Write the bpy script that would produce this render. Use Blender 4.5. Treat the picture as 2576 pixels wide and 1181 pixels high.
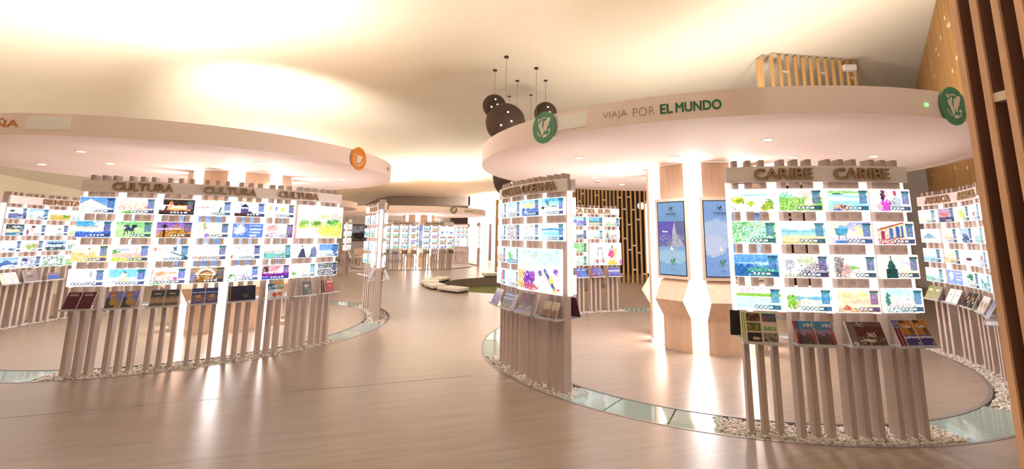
import bpy, bmesh, math, random
import numpy as np
from mathutils import Vector, Matrix
for o in list(bpy.data.objects): bpy.data.objects.remove(o)
sc = bpy.context.scene
col = sc.collection
PI = math.pi
def rad(a): return a*PI/180

# ---------------------------------------------------------------- camera
EYE = Vector((0, 0, 1.6))
PITCH, ROLL = .1622, -.0071
F_PX, PX, PY = 1145.8, 1329.8, 407.2
cd = bpy.data.cameras.new('camera'); cam = bpy.data.objects.new('camera', cd); col.objects.link(cam)
cd.sensor_width = 36; cd.sensor_fit = 'HORIZONTAL'; cd.lens = F_PX*36/2576
cd.shift_x = (1288-PX)/2576; cd.shift_y = (PY-590.5)/2576
cd.clip_start = .05; cd.clip_end = 200
fw = Vector((0, math.cos(PITCH), math.sin(PITCH))); up = Vector((0, -math.sin(PITCH), math.cos(PITCH))); xx = Vector((1, 0, 0))
cx = xx*math.cos(ROLL)-up*math.sin(ROLL); cu = up*math.cos(ROLL)+xx*math.sin(ROLL)
m = Matrix((cx, cu, -fw)).transposed().to_4x4(); m.translation = EYE
cam.matrix_world = m
sc.camera = cam
# ---------------------------------------------------------------- world, colour management
w = bpy.data.worlds.new('world'); sc.world = w; w.use_nodes = True
w.node_tree.nodes['Background'].inputs[0].default_value = (1, .86, .72, 1)
w.node_tree.nodes['Background'].inputs[1].default_value = .3
sc.view_settings.view_transform = 'Standard'; sc.view_settings.look = 'None'
sc.view_settings.exposure = .45; sc.view_settings.gamma = 1; sc.view_settings.use_curve_mapping = False
# ---------------------------------------------------------------- large lamps
PR = Vector((2.78, 7.35)); PL = Vector((-5.85, 8.4)); PF = Vector((-6.17, 25.0)); PB = Vector((-10.6, 18.5))
def spot(name, loc, target, power, size, blend=1, colr=(1, .8, .52), radius=.25):
    l = bpy.data.lights.new(name, 'SPOT'); l.energy = power; l.spot_size = rad(size); l.spot_blend = blend; l.color = colr; l.shadow_soft_size = radius
    o = bpy.data.objects.new(name, l); col.objects.link(o); o.location = loc
    d = Vector(target)-Vector(loc); o.rotation_euler = d.to_track_quat('-Z', 'Y').to_euler(); return o
def area(name, loc, target, power, sx, sy, colr=(1, .95, .9)):
    l = bpy.data.lights.new(name, 'AREA'); l.energy = power; l.shape = 'RECTANGLE'; l.size = sx; l.size_y = sy; l.color = colr
    o = bpy.data.objects.new(name, l); col.objects.link(o); o.location = loc
    d = Vector(target)-Vector(loc); o.rotation_euler = d.to_track_quat('-Z', 'Y').to_euler(); return o
WARM = (1, .935, .84)
# uplights on top of the round canopies, plus added unseen fill, washing the ceiling
for loc, tgt, pw, sz in (((-7.4, 7.6, 3.05), (-7.4, 7.0, 6), 680, 150), ((-4.6, 7.2, 3.05), (-4.4, 6.6, 6), 380, 150), ((-6.6, 10.5, 3.05), (-7.1, 12.8, 5.4), 760, 115),
        ((-4.6, 22.6, 3.05), (-4.2, 22.0, 4.8), 1300, 150), ((-7.6, 23.2, 3.05), (-7.6, 22.6, 4.8), 700, 150), ((-10.2, 17.8, 3.05), (-10.2, 17.0, 5), 700, 150),
        *[((2.76+2.6*math.cos(a), 7.39+2.6*math.sin(a), 3.02), (2.76+4.2*math.cos(a), 7.39+4.2*math.sin(a), 6), 220 if math.cos(a) > .5 else 55 if math.cos(a) < -.5 or math.sin(a) < -.3 else 100, 172) for a in (.2, 1.0, 1.8, 2.6, 3.5, 4.3, 5.0, 5.7)],
        ((-3.0, -1.6, 2.6), (-3.0, -.6, 6), 540, 168), ((3.0, -1.6, 2.6), (3.0, -.6, 6), 480, 168), ((0, 19.8, 2.9), (0, 19.5, 6), 500, 150), ((-8.3, 8.6, 3.05), (-10, 8.4, 6), 60, 165)):  # added unseen fill uplights: behind the eye, far passage, left canopy edge
    spot('uplight_and_fill', loc, tgt, pw, sz, 1, WARM)
# added fill spots, unseen, brightening the far wall, back floor and OCEANIA face
spot('passage_fill', (-1.0, 27.0, 3.9), (-1.6, 31, 2.4), 2600, 140, 1, (1, .93, .88)); spot('passage_fill', (2.6, 14.2, 4.9), (2.6, 13.6, 0), 420, 120, 1, (1, .93, .86)); spot('passage_fill', (-2.2, 8.2, 5.2), (-.6, 6.6, .9), 130, 80, 1, (1, .93, .86))
spot('passage_fill', (1.5, 24.5, 4.0), (1.0, 25, 0), 400, 140, 1, (1, .93, .88))
SOFT = (.93, .98, 1)

# ---------------------------------------------------------------- materials
def s2l(c): return c/12.92 if c <= .04045 else ((c+.055)/1.055)**2.4
def hexc(h):
    h = h.lstrip('#')
    if len(h) == 3: h = ''.join(x*2 for x in h)
    return tuple(int(h[i:i+2], 16)/255 for i in (0, 2, 4))
def lin(h): return tuple(s2l(x) for x in hexc(h))
def mat(name, h, rough=.5, metal=0, var=.06, scale=(3, 3, 3), spec=.5, bump=0, coord='Object'):
    m = bpy.data.materials.new(name); m.use_nodes = True; nt = m.node_tree; b = nt.nodes['Principled BSDF']
    b.inputs['Roughness'].default_value = rough; b.inputs['Metallic'].default_value = metal; b.inputs['Specular IOR Level'].default_value = spec
    c = lin(h)
    tc = nt.nodes.new('ShaderNodeTexCoord'); mp = nt.nodes.new('ShaderNodeMapping'); mp.inputs['Scale'].default_value = scale
    n = nt.nodes.new('ShaderNodeTexNoise'); n.inputs['Scale'].default_value = 1; n.inputs['Detail'].default_value = 4
    r = nt.nodes.new('ShaderNodeValToRGB'); e = r.color_ramp.elements
    e[0].position = .3; e[1].position = .7
    e[0].color = (*[x*(1-var*2) for x in c], 1); e[1].color = (*[min(1, x*(1+var)) for x in c], 1)
    nt.links.new(tc.outputs[coord], mp.inputs[0]); nt.links.new(mp.outputs[0], n.inputs[0]); nt.links.new(n.outputs[0], r.inputs[0]); nt.links.new(r.outputs[0], b.inputs['Base Color'])
    if bump:
        bp = nt.nodes.new('ShaderNodeBump'); bp.inputs['Strength'].default_value = bump; bp.inputs['Distance'].default_value = .01
        nt.links.new(n.outputs[0], bp.inputs['Height']); nt.links.new(bp.outputs[0], b.inputs['Normal'])
    return m
def emis(name, h, strength):
    m = bpy.data.materials.new(name); m.use_nodes = True; b = m.node_tree.nodes['Principled BSDF']
    b.inputs['Base Color'].default_value = (.8, .8, .8, 1); b.inputs['Emission Color'].default_value = (*lin(h), 1); b.inputs['Emission Strength'].default_value = strength
    return m
def vcol(name, emit, rough=.4):
    m = bpy.data.materials.new(name); m.use_nodes = True; nt = m.node_tree; b = nt.nodes['Principled BSDF']
    a = nt.nodes.new('ShaderNodeAttribute'); a.attribute_name = 'Col'; b.inputs['Roughness'].default_value = rough
    if emit:
        nt.links.new(a.outputs['Color'], b.inputs['Emission Color']); b.inputs['Emission Strength'].default_value = emit; b.inputs['Base Color'].default_value = (.02, .02, .02, 1)
        b.inputs['Specular IOR Level'].default_value = .2
    else: nt.links.new(a.outputs['Color'], b.inputs['Base Color'])
    return m
M = {}
M['post'] = mat('whitewashed_wood', 'c6b0a4', .6, var=.07, scale=(14, 14, 1.2), bump=.15)
M['header'] = mat('whitewashed_header', 'f8ece6', .6, var=.04, scale=(2, 2, 14))
M['letter'] = mat('letter_board', 'a98a6c', .7, var=.05, scale=(20, 20, 20))
M['white'] = mat('white_lacquer', 'f0e8e2', .45, var=.01)
M['lightbox'] = emis('lightbox_edge', 'fff4f0', .75)
M['railglow'] = emis('edge_lit_acrylic', 'fff6f6', .5)
M['canopy'] = mat('canopy_plaster', 'fde6da', .7, var=.01, scale=(1, 1, 1))
M['ceiling'] = mat('ceiling_plaster', 'f0e7d5', .9, var=.015, scale=(.5, .5, .5))
M['wall'] = mat('wall_paint', 'efe4dc', .9, var=.01, scale=(.5, .5, .5))
M['oak'] = mat('oak_veneer', 'deb99a', .45, var=.06, scale=(16, 16, 1.5))
M['oakframe'] = mat('pale_ash', 'ecd3bf', .45, var=.04, scale=(10, 10, 2))
M['slat'] = mat('golden_slat_wood', 'd6aa6c', .55, var=.1, scale=(12, 12, .8))
M['slat_edge_lit'] = mat('slat_edge_painted_lit', 'efbd96', .6, var=.16, scale=(9, 9, 1.1), bump=.1)  # paler tone paints the light falling on the narrow slat edges
M['slat_wall'] = mat('amber_slat_wood', 'b98c55', .6, var=.12, scale=(12, 12, .8))
M['slat_side_shaded'] = mat('slat_side_painted_shaded', '8c6048', .6, var=.18, scale=(5, 5, .9), bump=.1)  # darker tone paints shade onto the unlit slat sides
M['spacer'] = mat('pale_spacer_wood', 'ead2b8', .5, var=.05, scale=(8, 8, 8))
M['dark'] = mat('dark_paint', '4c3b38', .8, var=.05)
M['grey'] = mat('grey_bulkhead', '9b8c82', .8, var=.03)
M['rim'] = mat('brushed_metal_rim', '8b817c', .4, .3, var=.05)
M['pebble'] = mat('white_pebble', 'd6c8ba', .7, var=.12, scale=(30, 30, 30))
M['bed'] = mat('pebble_bed', 'b7a898', .9, var=.1, scale=(40, 40, 40))
M['grass'] = mat('green_turf', '6f7434', .95, var=.25, scale=(60, 60, 60))
M['bench'] = mat('cream_bench_leather', 'ece0d3', .5, var=.02)
M['globe'] = mat('cardboard_globe', '4a352c', .7, var=.1, scale=(2, 2, 60), bump=.2)
M['black'] = mat('black_metal', '241f1d', .5, var=.02)
M['cord'] = mat('cord_grey', '9a8a7c', .6, var=.02)
M['green'] = mat('green_sign', '4d9068', .5, var=.02)
M['orange'] = mat('orange_sign', 'e98a2c', .5, var=.02)
M['olive'] = mat('clock_bronze', '8a7c68', .5, var=.02)
M['signwhite'] = mat('sign_cream', 'f0ddd0', .6, var=.01)
M['plate'] = mat('cream_plate', 'fffaf2', .5, var=.02)
M['greytext'] = mat('grey_lettering', '9a7c6a', .6, var=.01)
M['greentext'] = mat('green_lettering', '3f8550', .6, var=.01)
M['orangetext'] = mat('orange_lettering', 'd08243', .6, var=.01)
M['paper'] = mat('paper_edge', 'e8e2da', .6, var=.02)
M['navy'] = mat('navy_print', '1c2c44', .5, var=.01)
M['whiteprint'] = mat('white_print', 'f6f2ee', .5, var=.01)
M['greenprint'] = mat('green_print', '3f9a2c', .5, var=.01)
M['maroon'] = mat('maroon_cover_back', '5c2840', .5, var=.05)
M['teal'] = emis('blue_lit_doorway', '3f7f92', .5)
M['core'] = emis('lit_fabric_column', 'f6faff', 11)
M['lamp'] = emis('downlight_lens', 'fffaf4', 5)
M['led'] = emis('green_led', '40ff60', 2)
M['bulb'] = emis('bulb_glow', 'ffe8e0', 9)
M['shot'] = vcol('screen_image', .98)
M['kshot'] = vcol('kiosk_image', .72)
M['print'] = vcol('printed_cover', 0, .3)
g = bpy.data.materials.new('acrylic'); g.use_nodes = True; b = g.node_tree.nodes['Principled BSDF']
b.inputs['Base Color'].default_value = (.9, .9, .9, 1); b.inputs['Roughness'].default_value = .2; b.inputs['Transmission Weight'].default_value = .5; M['acrylic'] = g
g = bpy.data.materials.new('green_tinted_glass'); g.use_nodes = True; nt = g.node_tree; b = nt.nodes['Principled BSDF']
b.inputs['Base Color'].default_value = (.78, .92, .86, 1); b.inputs['Roughness'].default_value = .06; b.inputs['Transmission Weight'].default_value = .62; b.inputs['IOR'].default_value = 1.5
tc = nt.nodes.new('ShaderNodeTexCoord'); n = nt.nodes.new('ShaderNodeTexNoise'); n.inputs['Scale'].default_value = 25; r = nt.nodes.new('ShaderNodeValToRGB')
r.color_ramp.elements[0].color = (.55, .70, .62, 1); r.color_ramp.elements[1].color = (.78, .88, .83, 1)
nt.links.new(tc.outputs['Object'], n.inputs['Vector']); nt.links.new(n.outputs[0], r.inputs[0]); nt.links.new(r.outputs[0], b.inputs['Base Color']); M['glass'] = g
# wooden floor: streaky pale oak, boards run at about 18 degrees to the picture
def floor_mat(name, h, rough):
    m = bpy.data.materials.new(name); m.use_nodes = True; nt = m.node_tree; b = nt.nodes['Principled BSDF']; c = lin(h)
    tc = nt.nodes.new('ShaderNodeTexCoord'); mp = nt.nodes.new('ShaderNodeMapping'); mp.vector_type = 'POINT'
    rot = nt.nodes.new('ShaderNodeMapping'); rot.inputs['Rotation'].default_value = (0, 0, rad(-17)); mp.inputs['Scale'].default_value = (.8, 14, 1)
    n = nt.nodes.new('ShaderNodeTexNoise'); n.inputs['Scale'].default_value = 1.3; n.inputs['Detail'].default_value = 6; n.inputs['Distortion'].default_value = .6
    r = nt.nodes.new('ShaderNodeValToRGB'); e = r.color_ramp.elements; e[0].position = .3; e[1].position = .68
    e[0].color = (c[0]*.88, c[1]*.86, c[2]*.84, 1); e[1].color = (*[min(1, x*1.07) for x in c], 1)
    br = nt.nodes.new('ShaderNodeTexBrick'); br.inputs['Scale'].default_value = 1; br.inputs['Brick Width'].default_value = 1.8; br.inputs['Row Height'].default_value = .19
    br.inputs['Mortar Size'].default_value = .0012; br.inputs['Color1'].default_value = (1, 1, 1, 1); br.inputs['Color2'].default_value = (.95, .94, .93, 1); br.inputs['Mortar'].default_value = (.86, .84, .82, 1)
    mx = nt.nodes.new('ShaderNodeMixRGB'); mx.blend_type = 'MULTIPLY'; mx.inputs[0].default_value = .7
    nt.links.new(tc.outputs['Object'], rot.inputs[0]); nt.links.new(rot.outputs[0], mp.inputs[0]); nt.links.new(mp.outputs[0], n.inputs[0]); nt.links.new(rot.outputs[0], br.inputs[0])
    nt.links.new(n.outputs[0], r.inputs[0]); nt.links.new(r.outputs[0], mx.inputs[1]); nt.links.new(br.outputs[0], mx.inputs[2]); nt.links.new(mx.outputs[0], b.inputs['Base Color'])
    b.inputs['Roughness'].default_value = rough; b.inputs['Specular IOR Level'].default_value = .5
    return m
M['floor'] = floor_mat('pale_oak_floor', '9a8676', .30)

# ---------------------------------------------------------------- mesh helpers
class MB:
    def __init__(s): s.v = []; s.f = []
    def box(s, x0, x1, y0, y1, z0, z1, T=None):
        b = len(s.v); P = [(x, y, z) for z in (z0, z1) for x, y in ((x0, y0), (x1, y0), (x1, y1), (x0, y1))]
        if T: P = [tuple(T(p)) for p in P]
        s.v += P; s.f += [(b, b+3, b+2, b+1), (b+4, b+5, b+6, b+7), (b, b+1, b+5, b+4), (b+1, b+2, b+6, b+5), (b+2, b+3, b+7, b+6), (b+3, b, b+4, b+7)]
    def arc(s, c, r0, r1, z0, z1, a0, a1, n):
        b = len(s.v); full = abs(abs(a1-a0)-360) < 1e-6; N = n if full else n+1
        for i in range(N):
            a = rad(a0+(a1-a0)*i/n); ca, sa = math.cos(a), math.sin(a)
            for r, z in ((r0, z0), (r1, z0), (r1, z1), (r0, z1)): s.v.append((c[0]+r*ca, c[1]+r*sa, z))
        for i in range(n):
            p = b+4*i; q = b+4*((i+1) % N)
            for k in range(4):
                k2 = (k+1) % 4; s.f.append((p+k, q+k, q+k2, p+k2))
        if not full: s.f += [(b, b+1, b+2, b+3), (b+4*n+3, b+4*n+2, b+4*n+1, b+4*n)]
    def prism(s, pts, y0, y1, T=None):   # outline in x,z pushed along y
        b = len(s.v); n = len(pts)
        P = [(p[0], y, p[1]) for y in (y0, y1) for p in pts]
        if T: P = [tuple(T(p)) for p in P]
        s.v += P; s.f.append(tuple(range(b, b+n))); s.f.append(tuple(range(b+2*n-1, b+n-1, -1)))
        for i in range(n): j = (i+1) % n; s.f.append((b+i, b+n+i, b+n+j, b+j))
    def tube(s, p0, p1, r, n=8):
        p0 = Vector(p0); p1 = Vector(p1); d = (p1-p0).normalized(); u = d.orthogonal().normalized(); v = d.cross(u); b = len(s.v)
        for p in (p0, p1):
            for i in range(n): a = 2*PI*i/n; s.v.append(tuple(p+(u*math.cos(a)+v*math.sin(a))*r))
        for i in range(n): j = (i+1) % n; s.f.append((b+i, b+j, b+n+j, b+n+i))
        s.f.append(tuple(range(b+n-1, b-1, -1))); s.f.append(tuple(range(b+n, b+2*n)))
    def disc(s, c, r, z0, z1, n=32): 
        b = len(s.v)
        for z in (z0, z1):
            for i in range(n): a = 2*PI*i/n; s.v.append((c[0]+r*math.cos(a), c[1]+r*math.sin(a), z))
        for i in range(n): j = (i+1) % n; s.f.append((b+i, b+j, b+n+j, b+n+i))
        s.f.append(tuple(range(b+n-1, b-1, -1))); s.f.append(tuple(range(b+n, b+2*n)))
    def mesh(s, name, m, bevel=0, smooth=False):
        me = bpy.data.meshes.new(name); me.from_pydata(s.v, [], s.f); me.materials.append(m)
        bm = bmesh.new(); bm.from_mesh(me); bmesh.ops.recalc_face_normals(bm, faces=bm.faces)
        if bevel: bmesh.ops.bevel(bm, geom=bm.edges[:], offset=bevel, segments=1, affect='EDGES', clamp_overlap=True)
        bm.to_mesh(me); bm.free()
        if smooth:
            for p in me.polygons: p.use_smooth = True
        return me
    def obj(s, name, m, parent=None, bevel=0, smooth=False, loc=None, rz=None):
        return put(name, s.mesh(name, m, bevel, smooth), parent, loc, rz)
def put(name, me, parent=None, loc=None, rz=None):
    o = bpy.data.objects.new(name, me); col.objects.link(o)
    if parent: o.parent = parent
    if loc is not None: o.location = loc
    if rz is not None: o.rotation_euler = (0, 0, rz)
    return o
def tag(o, label, cat, group=None, kind=None):
    if label: o['label'] = label
    if cat: o['category'] = cat
    if group: o['group'] = group
    if kind: o['kind'] = kind
    return o
def thing(name, label, cat, loc=(0, 0, 0), rz=0, group=None):
    o = bpy.data.objects.new(name, None); o.empty_display_size = .1; col.objects.link(o); o.location = loc; o.rotation_euler = (0, 0, rz)
    return tag(o, label, cat, group)
def struct(o): o['kind'] = 'structure'; return o
def copy_tree(o, parent=None):
    c = o.copy(); col.objects.link(c)
    if parent: c.parent = parent
    for ch in [x for x in o.children]: copy_tree(ch, c)
    return c
_tc = {}
def text_raw(s, bold):
    k = (s, bold)
    if k not in _tc:
        cu_ = bpy.data.curves.new('t', 'FONT'); cu_.body = s; cu_.size = 1; cu_.offset = bold; cu_.extrude = .5; cu_.resolution_u = 3
        o = bpy.data.objects.new('t', cu_); col.objects.link(o)
        dg = bpy.context.evaluated_depsgraph_get(); me = bpy.data.meshes.new_from_object(o.evaluated_get(dg))
        V = np.array([v.co[:] for v in me.vertices]); Fc = [tuple(p.vertices) for p in me.polygons]
        bpy.data.objects.remove(o); bpy.data.curves.remove(cu_); bpy.data.meshes.remove(me)
        V[:, :2] -= V[:, :2].min(0); V[:, :2] /= V[:, :2].max(0)
        V[:, 2] = (V[:, 2] > 0)
        _tc[k] = (V, Fc)
    return _tc[k]
def text_obj(name, s, m, fn, parent, bold=.0, loc=(0, 0, 0), rz=0, thick=None):   # fn(u 0..1, v 0..1, d 0..1) -> xyz
    V, Fc = text_raw(s, bold)
    if thick:   # heavier strokes: the same outline set side by side
        VV = []; FF = []
        for i, (du, dv) in enumerate(((-1, -1), (1, -1), (1, 1), (-1, 1), (0, 0))):
            VV.append(V+np.array([du*thick[0], dv*thick[1], 0])); FF += [tuple(x+i*len(V) for x in f) for f in Fc]
        V = np.concatenate(VV); Fc = FF
    me = bpy.data.meshes.new(name); me.from_pydata([tuple(fn(*v)) for v in V], [], Fc); me.materials.append(m)
    bm = bmesh.new(); bm.from_mesh(me); bmesh.ops.recalc_face_normals(bm, faces=bm.faces); bm.to_mesh(me); bm.free()
    return put(name, me, parent, loc, rz)

# ---------------------------------------------------------------- picture painting (numbers on a grid -> colour attribute)
rng = np.random.default_rng(7)
def vnoise(W, H, s, r):
    gw, gh = max(2, int(W/s)+2), max(2, int(H/s)+2); G = r.random((gh, gw))
    x = np.linspace(0, gw-1.001, W); y = np.linspace(0, gh-1.001, H); xi = x.astype(int); yi = y.astype(int); fx = (x-xi)[None, :]; fy = (y-yi)[:, None]
    a = G[yi][:, xi]; b_ = G[yi][:, xi+1]; c = G[yi+1][:, xi]; d = G[yi+1][:, xi+1]
    return (a*(1-fx)+b_*fx)*(1-fy)+(c*(1-fx)+d*fx)*fy
def paint(spec, W, H, seed, raw=False):
    r = np.random.default_rng(seed); A = np.ones((H, W, 3)); X, Y = np.meshgrid((np.arange(W)+.5)/W, (np.arange(H)+.5)/H)
    asp = W/H
    def mix(mask, c): 
        nonlocal A
        A = A*(1-mask[..., None])+np.array(c)*mask[..., None]
    for op in spec.split('|'):
        t = op.split(); k = t[0]; fl = lambda i: float(t[i])
        if k == 'g': mix(np.ones_like(X), hexc(t[1])); mix(Y, hexc(t[2]))
        elif k == 'h':
            n = vnoise(W, 1, W/fl(4) if len(t) > 4 and fl(4) > 0 else 6, r)[0][None, :]; amp = fl(5) if len(t) > 5 else .06
            mix(((Y > fl(1)+(n-.5)*amp*2) & (Y < fl(2))).astype(float)*.95, hexc(t[3]))
        elif k == 'b':
            q = ((X-fl(1))/fl(3))**2+((Y-fl(2))/fl(4))**2; ro = fl(6) if len(t) > 6 else .3
            mix(np.clip((1-q+(vnoise(W, H, 2.2, r)-.5)*ro*3)*4, 0, 1), hexc(t[5]))
        elif k == 't':
            mm = (X > fl(1)) & (X < fl(3)) & (Y > fl(2)) & (Y < fl(4)) & (vnoise(W, H, 1.6, r) > 1-fl(6)); mix(mm*.85, hexc(t[5]))
        elif k == 'r': mix(((X > fl(1)) & (X < fl(3)) & (Y > fl(2)) & (Y < fl(4))).astype(float), hexc(t[5]))
        elif k == 'l':
            x0, y0, x1, y1 = fl(1), fl(2), fl(3), fl(4); dx, dy = (x1-x0)*asp, y1-y0; L = dx*dx+dy*dy+1e-9
            tt = np.clip((((X-x0)*asp)*dx+(Y-y0)*dy)/L, 0, 1); D = np.hypot((X-x0)*asp-tt*dx, Y-y0-tt*dy); mix((D < fl(5)).astype(float), hexc(t[6]))
        elif k == 'p':   # polygon x,y,x,y.. colour
            P = [float(z) for z in t[1].split(',')]; P = list(zip(P[::2], P[1::2])); ins = np.zeros_like(X, bool)
            for i in range(len(P)):
                (xa, ya), (xb, yb) = P[i], P[i-1]
                if ya != yb: ins ^= ((ya > Y) != (yb > Y)) & (X < (xb-xa)*(Y-ya)/(yb-ya)+xa)
            mix(ins*1., hexc(t[2]))
        elif k == 'u':   # on-screen menu: heading bar, text panel, row of round buttons and a pill
            n = int(t[1]); pc = hexc(t[2] if len(t) > 2 else '46608e'); hc = hexc(t[3] if len(t) > 3 else '2f9a86')
            mix(((X > .76) & (X < .97) & (Y > .06) & (Y < .15)).astype(float)*.85, [c*.6 for c in pc]); mix(((X > .78) & (X < .95) & (Y > .15) & (Y < .21)).astype(float), hc)
            mix(((X > .78) & (X < .955) & (Y > .21) & (Y < .66)).astype(float)*.85, pc)
            for q in range(5): mix(((X > .80) & (X < .93) & (abs(Y-.28-q*.075) < .012)).astype(float)*.4, (.9, .92, 1))
            yy = .86
            for q in range(n):
                D = np.hypot((X-(.64-q*.095))*asp, Y-yy); mix(((D < .085)).astype(float)*.9, [c*.5 for c in pc]); mix((D < .055).astype(float), (.93, .97, .97))
            mix(((X > .70) & (X < .975) & (abs(Y-yy) < .085)).astype(float)*.9, [c*.55 for c in pc]); mix(((X > .715) & (X < .80) & (abs(Y-yy) < .05)).astype(float), (.85, .93, .92)); mix(((X > .82) & (X < .95) & (abs(Y-yy) < .04)).astype(float)*.6, pc)
    n = vnoise(W, H, 1.2, r)-.5
    
    if raw: return np.clip(A+n[..., None]*.07, 0, 1)
    f = (vnoise(W, H, 5, r)-.5)*.10+(vnoise(W, H, 2.2, r)-.5)*.12+n*.10; c3 = np.stack([vnoise(W, H, 3, r)-.5 for _ in range(3)], -1)*.10
    A = np.clip(A+f[..., None]+c3, 0, 1); return 1-(1-A)**1.04
def picmesh(name, A, w_, h_, m, bend=0):
    H, W = A.shape[:2]; xs = (np.arange(W)/(W-1)-.5)*w_; zs = (.5-np.arange(H)/(H-1))*h_
    V = np.zeros((H, W, 3)); V[..., 0] = xs[None, :]; V[..., 2] = zs[:, None]
    if bend: V[..., 1] = -bend*((zs/h_+.5)**2)[:, None]*0 + bend*(((zs/h_)+.5)[:, None]-.5)**2
    idx = np.arange(H*W).reshape(H, W); Fq = np.stack([idx[1:, :-1], idx[1:, 1:], idx[:-1, 1:], idx[:-1, :-1]], -1).reshape(-1, 4)
    me = bpy.data.meshes.new(name); me.vertices.add(H*W); me.vertices.foreach_set('co', V.astype(np.float32).ravel())
    nf = len(Fq); me.loops.add(nf*4); me.loops.foreach_set('vertex_index', Fq.astype(np.int32).ravel()); me.polygons.add(nf); me.polygons.foreach_set('loop_start', np.arange(0, nf*4, 4, dtype=np.int32))
    me.update(calc_edges=True)
    L = np.where(A <= .04045, A/12.92, ((A+.055)/1.055)**2.4); C = np.ones((H*W, 4), np.float32); C[:, :3] = L.reshape(-1, 3)
    at = me.color_attributes.new('Col', 'FLOAT_COLOR', 'POINT'); at.data.foreach_set('color', C.ravel()); me.materials.append(m); return me
# random holiday pictures for screens seen small or from behind
PAL = [('fff', 'cfe6f4', '7fb0d0', 'eee0c8', '5a8a4a'), ('fff8f0', 'f8e0c0', 'e8b070', 'a07850', '5878a0'), ('f4fbff', 'd8f0f0', '70c0c0', 'e8e0c0', '3a6a8a'), ('fff', 'e8f0d8', '80b860', 'b8d890', '506070'), ('fdf6ff', 'e0d8f0', '8078b0', 'e8d0c0', '504070'), ('fff', 'fff', 'c8d4e0', '90a0b0', 'a06040')]
def rnd_spec(seed, ui=True, pale=0):
    r = random.Random(seed); a, b_, c, d, e = PAL[seed % len(PAL)]; y = r.uniform(.35, .6)
    s = 'g %s %s|h %.2f 1 %s 6 .08|t 0 %.2f 1 1 %s .45|t 0 %.2f 1 .95 %s .3|b %.2f %.2f %.2f %.2f %s .6' % (a, b_, y, c, y, d, y+.1, e, r.uniform(.15, .6), r.uniform(.4, .8), r.uniform(.05, .18), r.uniform(.08, .25), r.choice([d, e, c]))
    if r.random() < .5: s += '|b %.2f %.2f .12 .16 %s .8' % (r.uniform(.1, .6), r.uniform(.3, .6), e)
    if ui: s += '|u %d %s' % (r.choice([3, 4, 4, 5]), r.choice(['4a5f92', '50648c', '3f6f8c']))
    return s
_rp = {}
def rnd_pic(seed, W, H, w_, h_):
    k = (seed, W, H, w_, h_)
    if k not in _rp: _rp[k] = picmesh('screen_image', np.clip(paint(rnd_spec(seed), W, H, seed)*.9+.13, 0, 1), w_, h_, M['shot'])
    return _rp[k]

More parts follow.
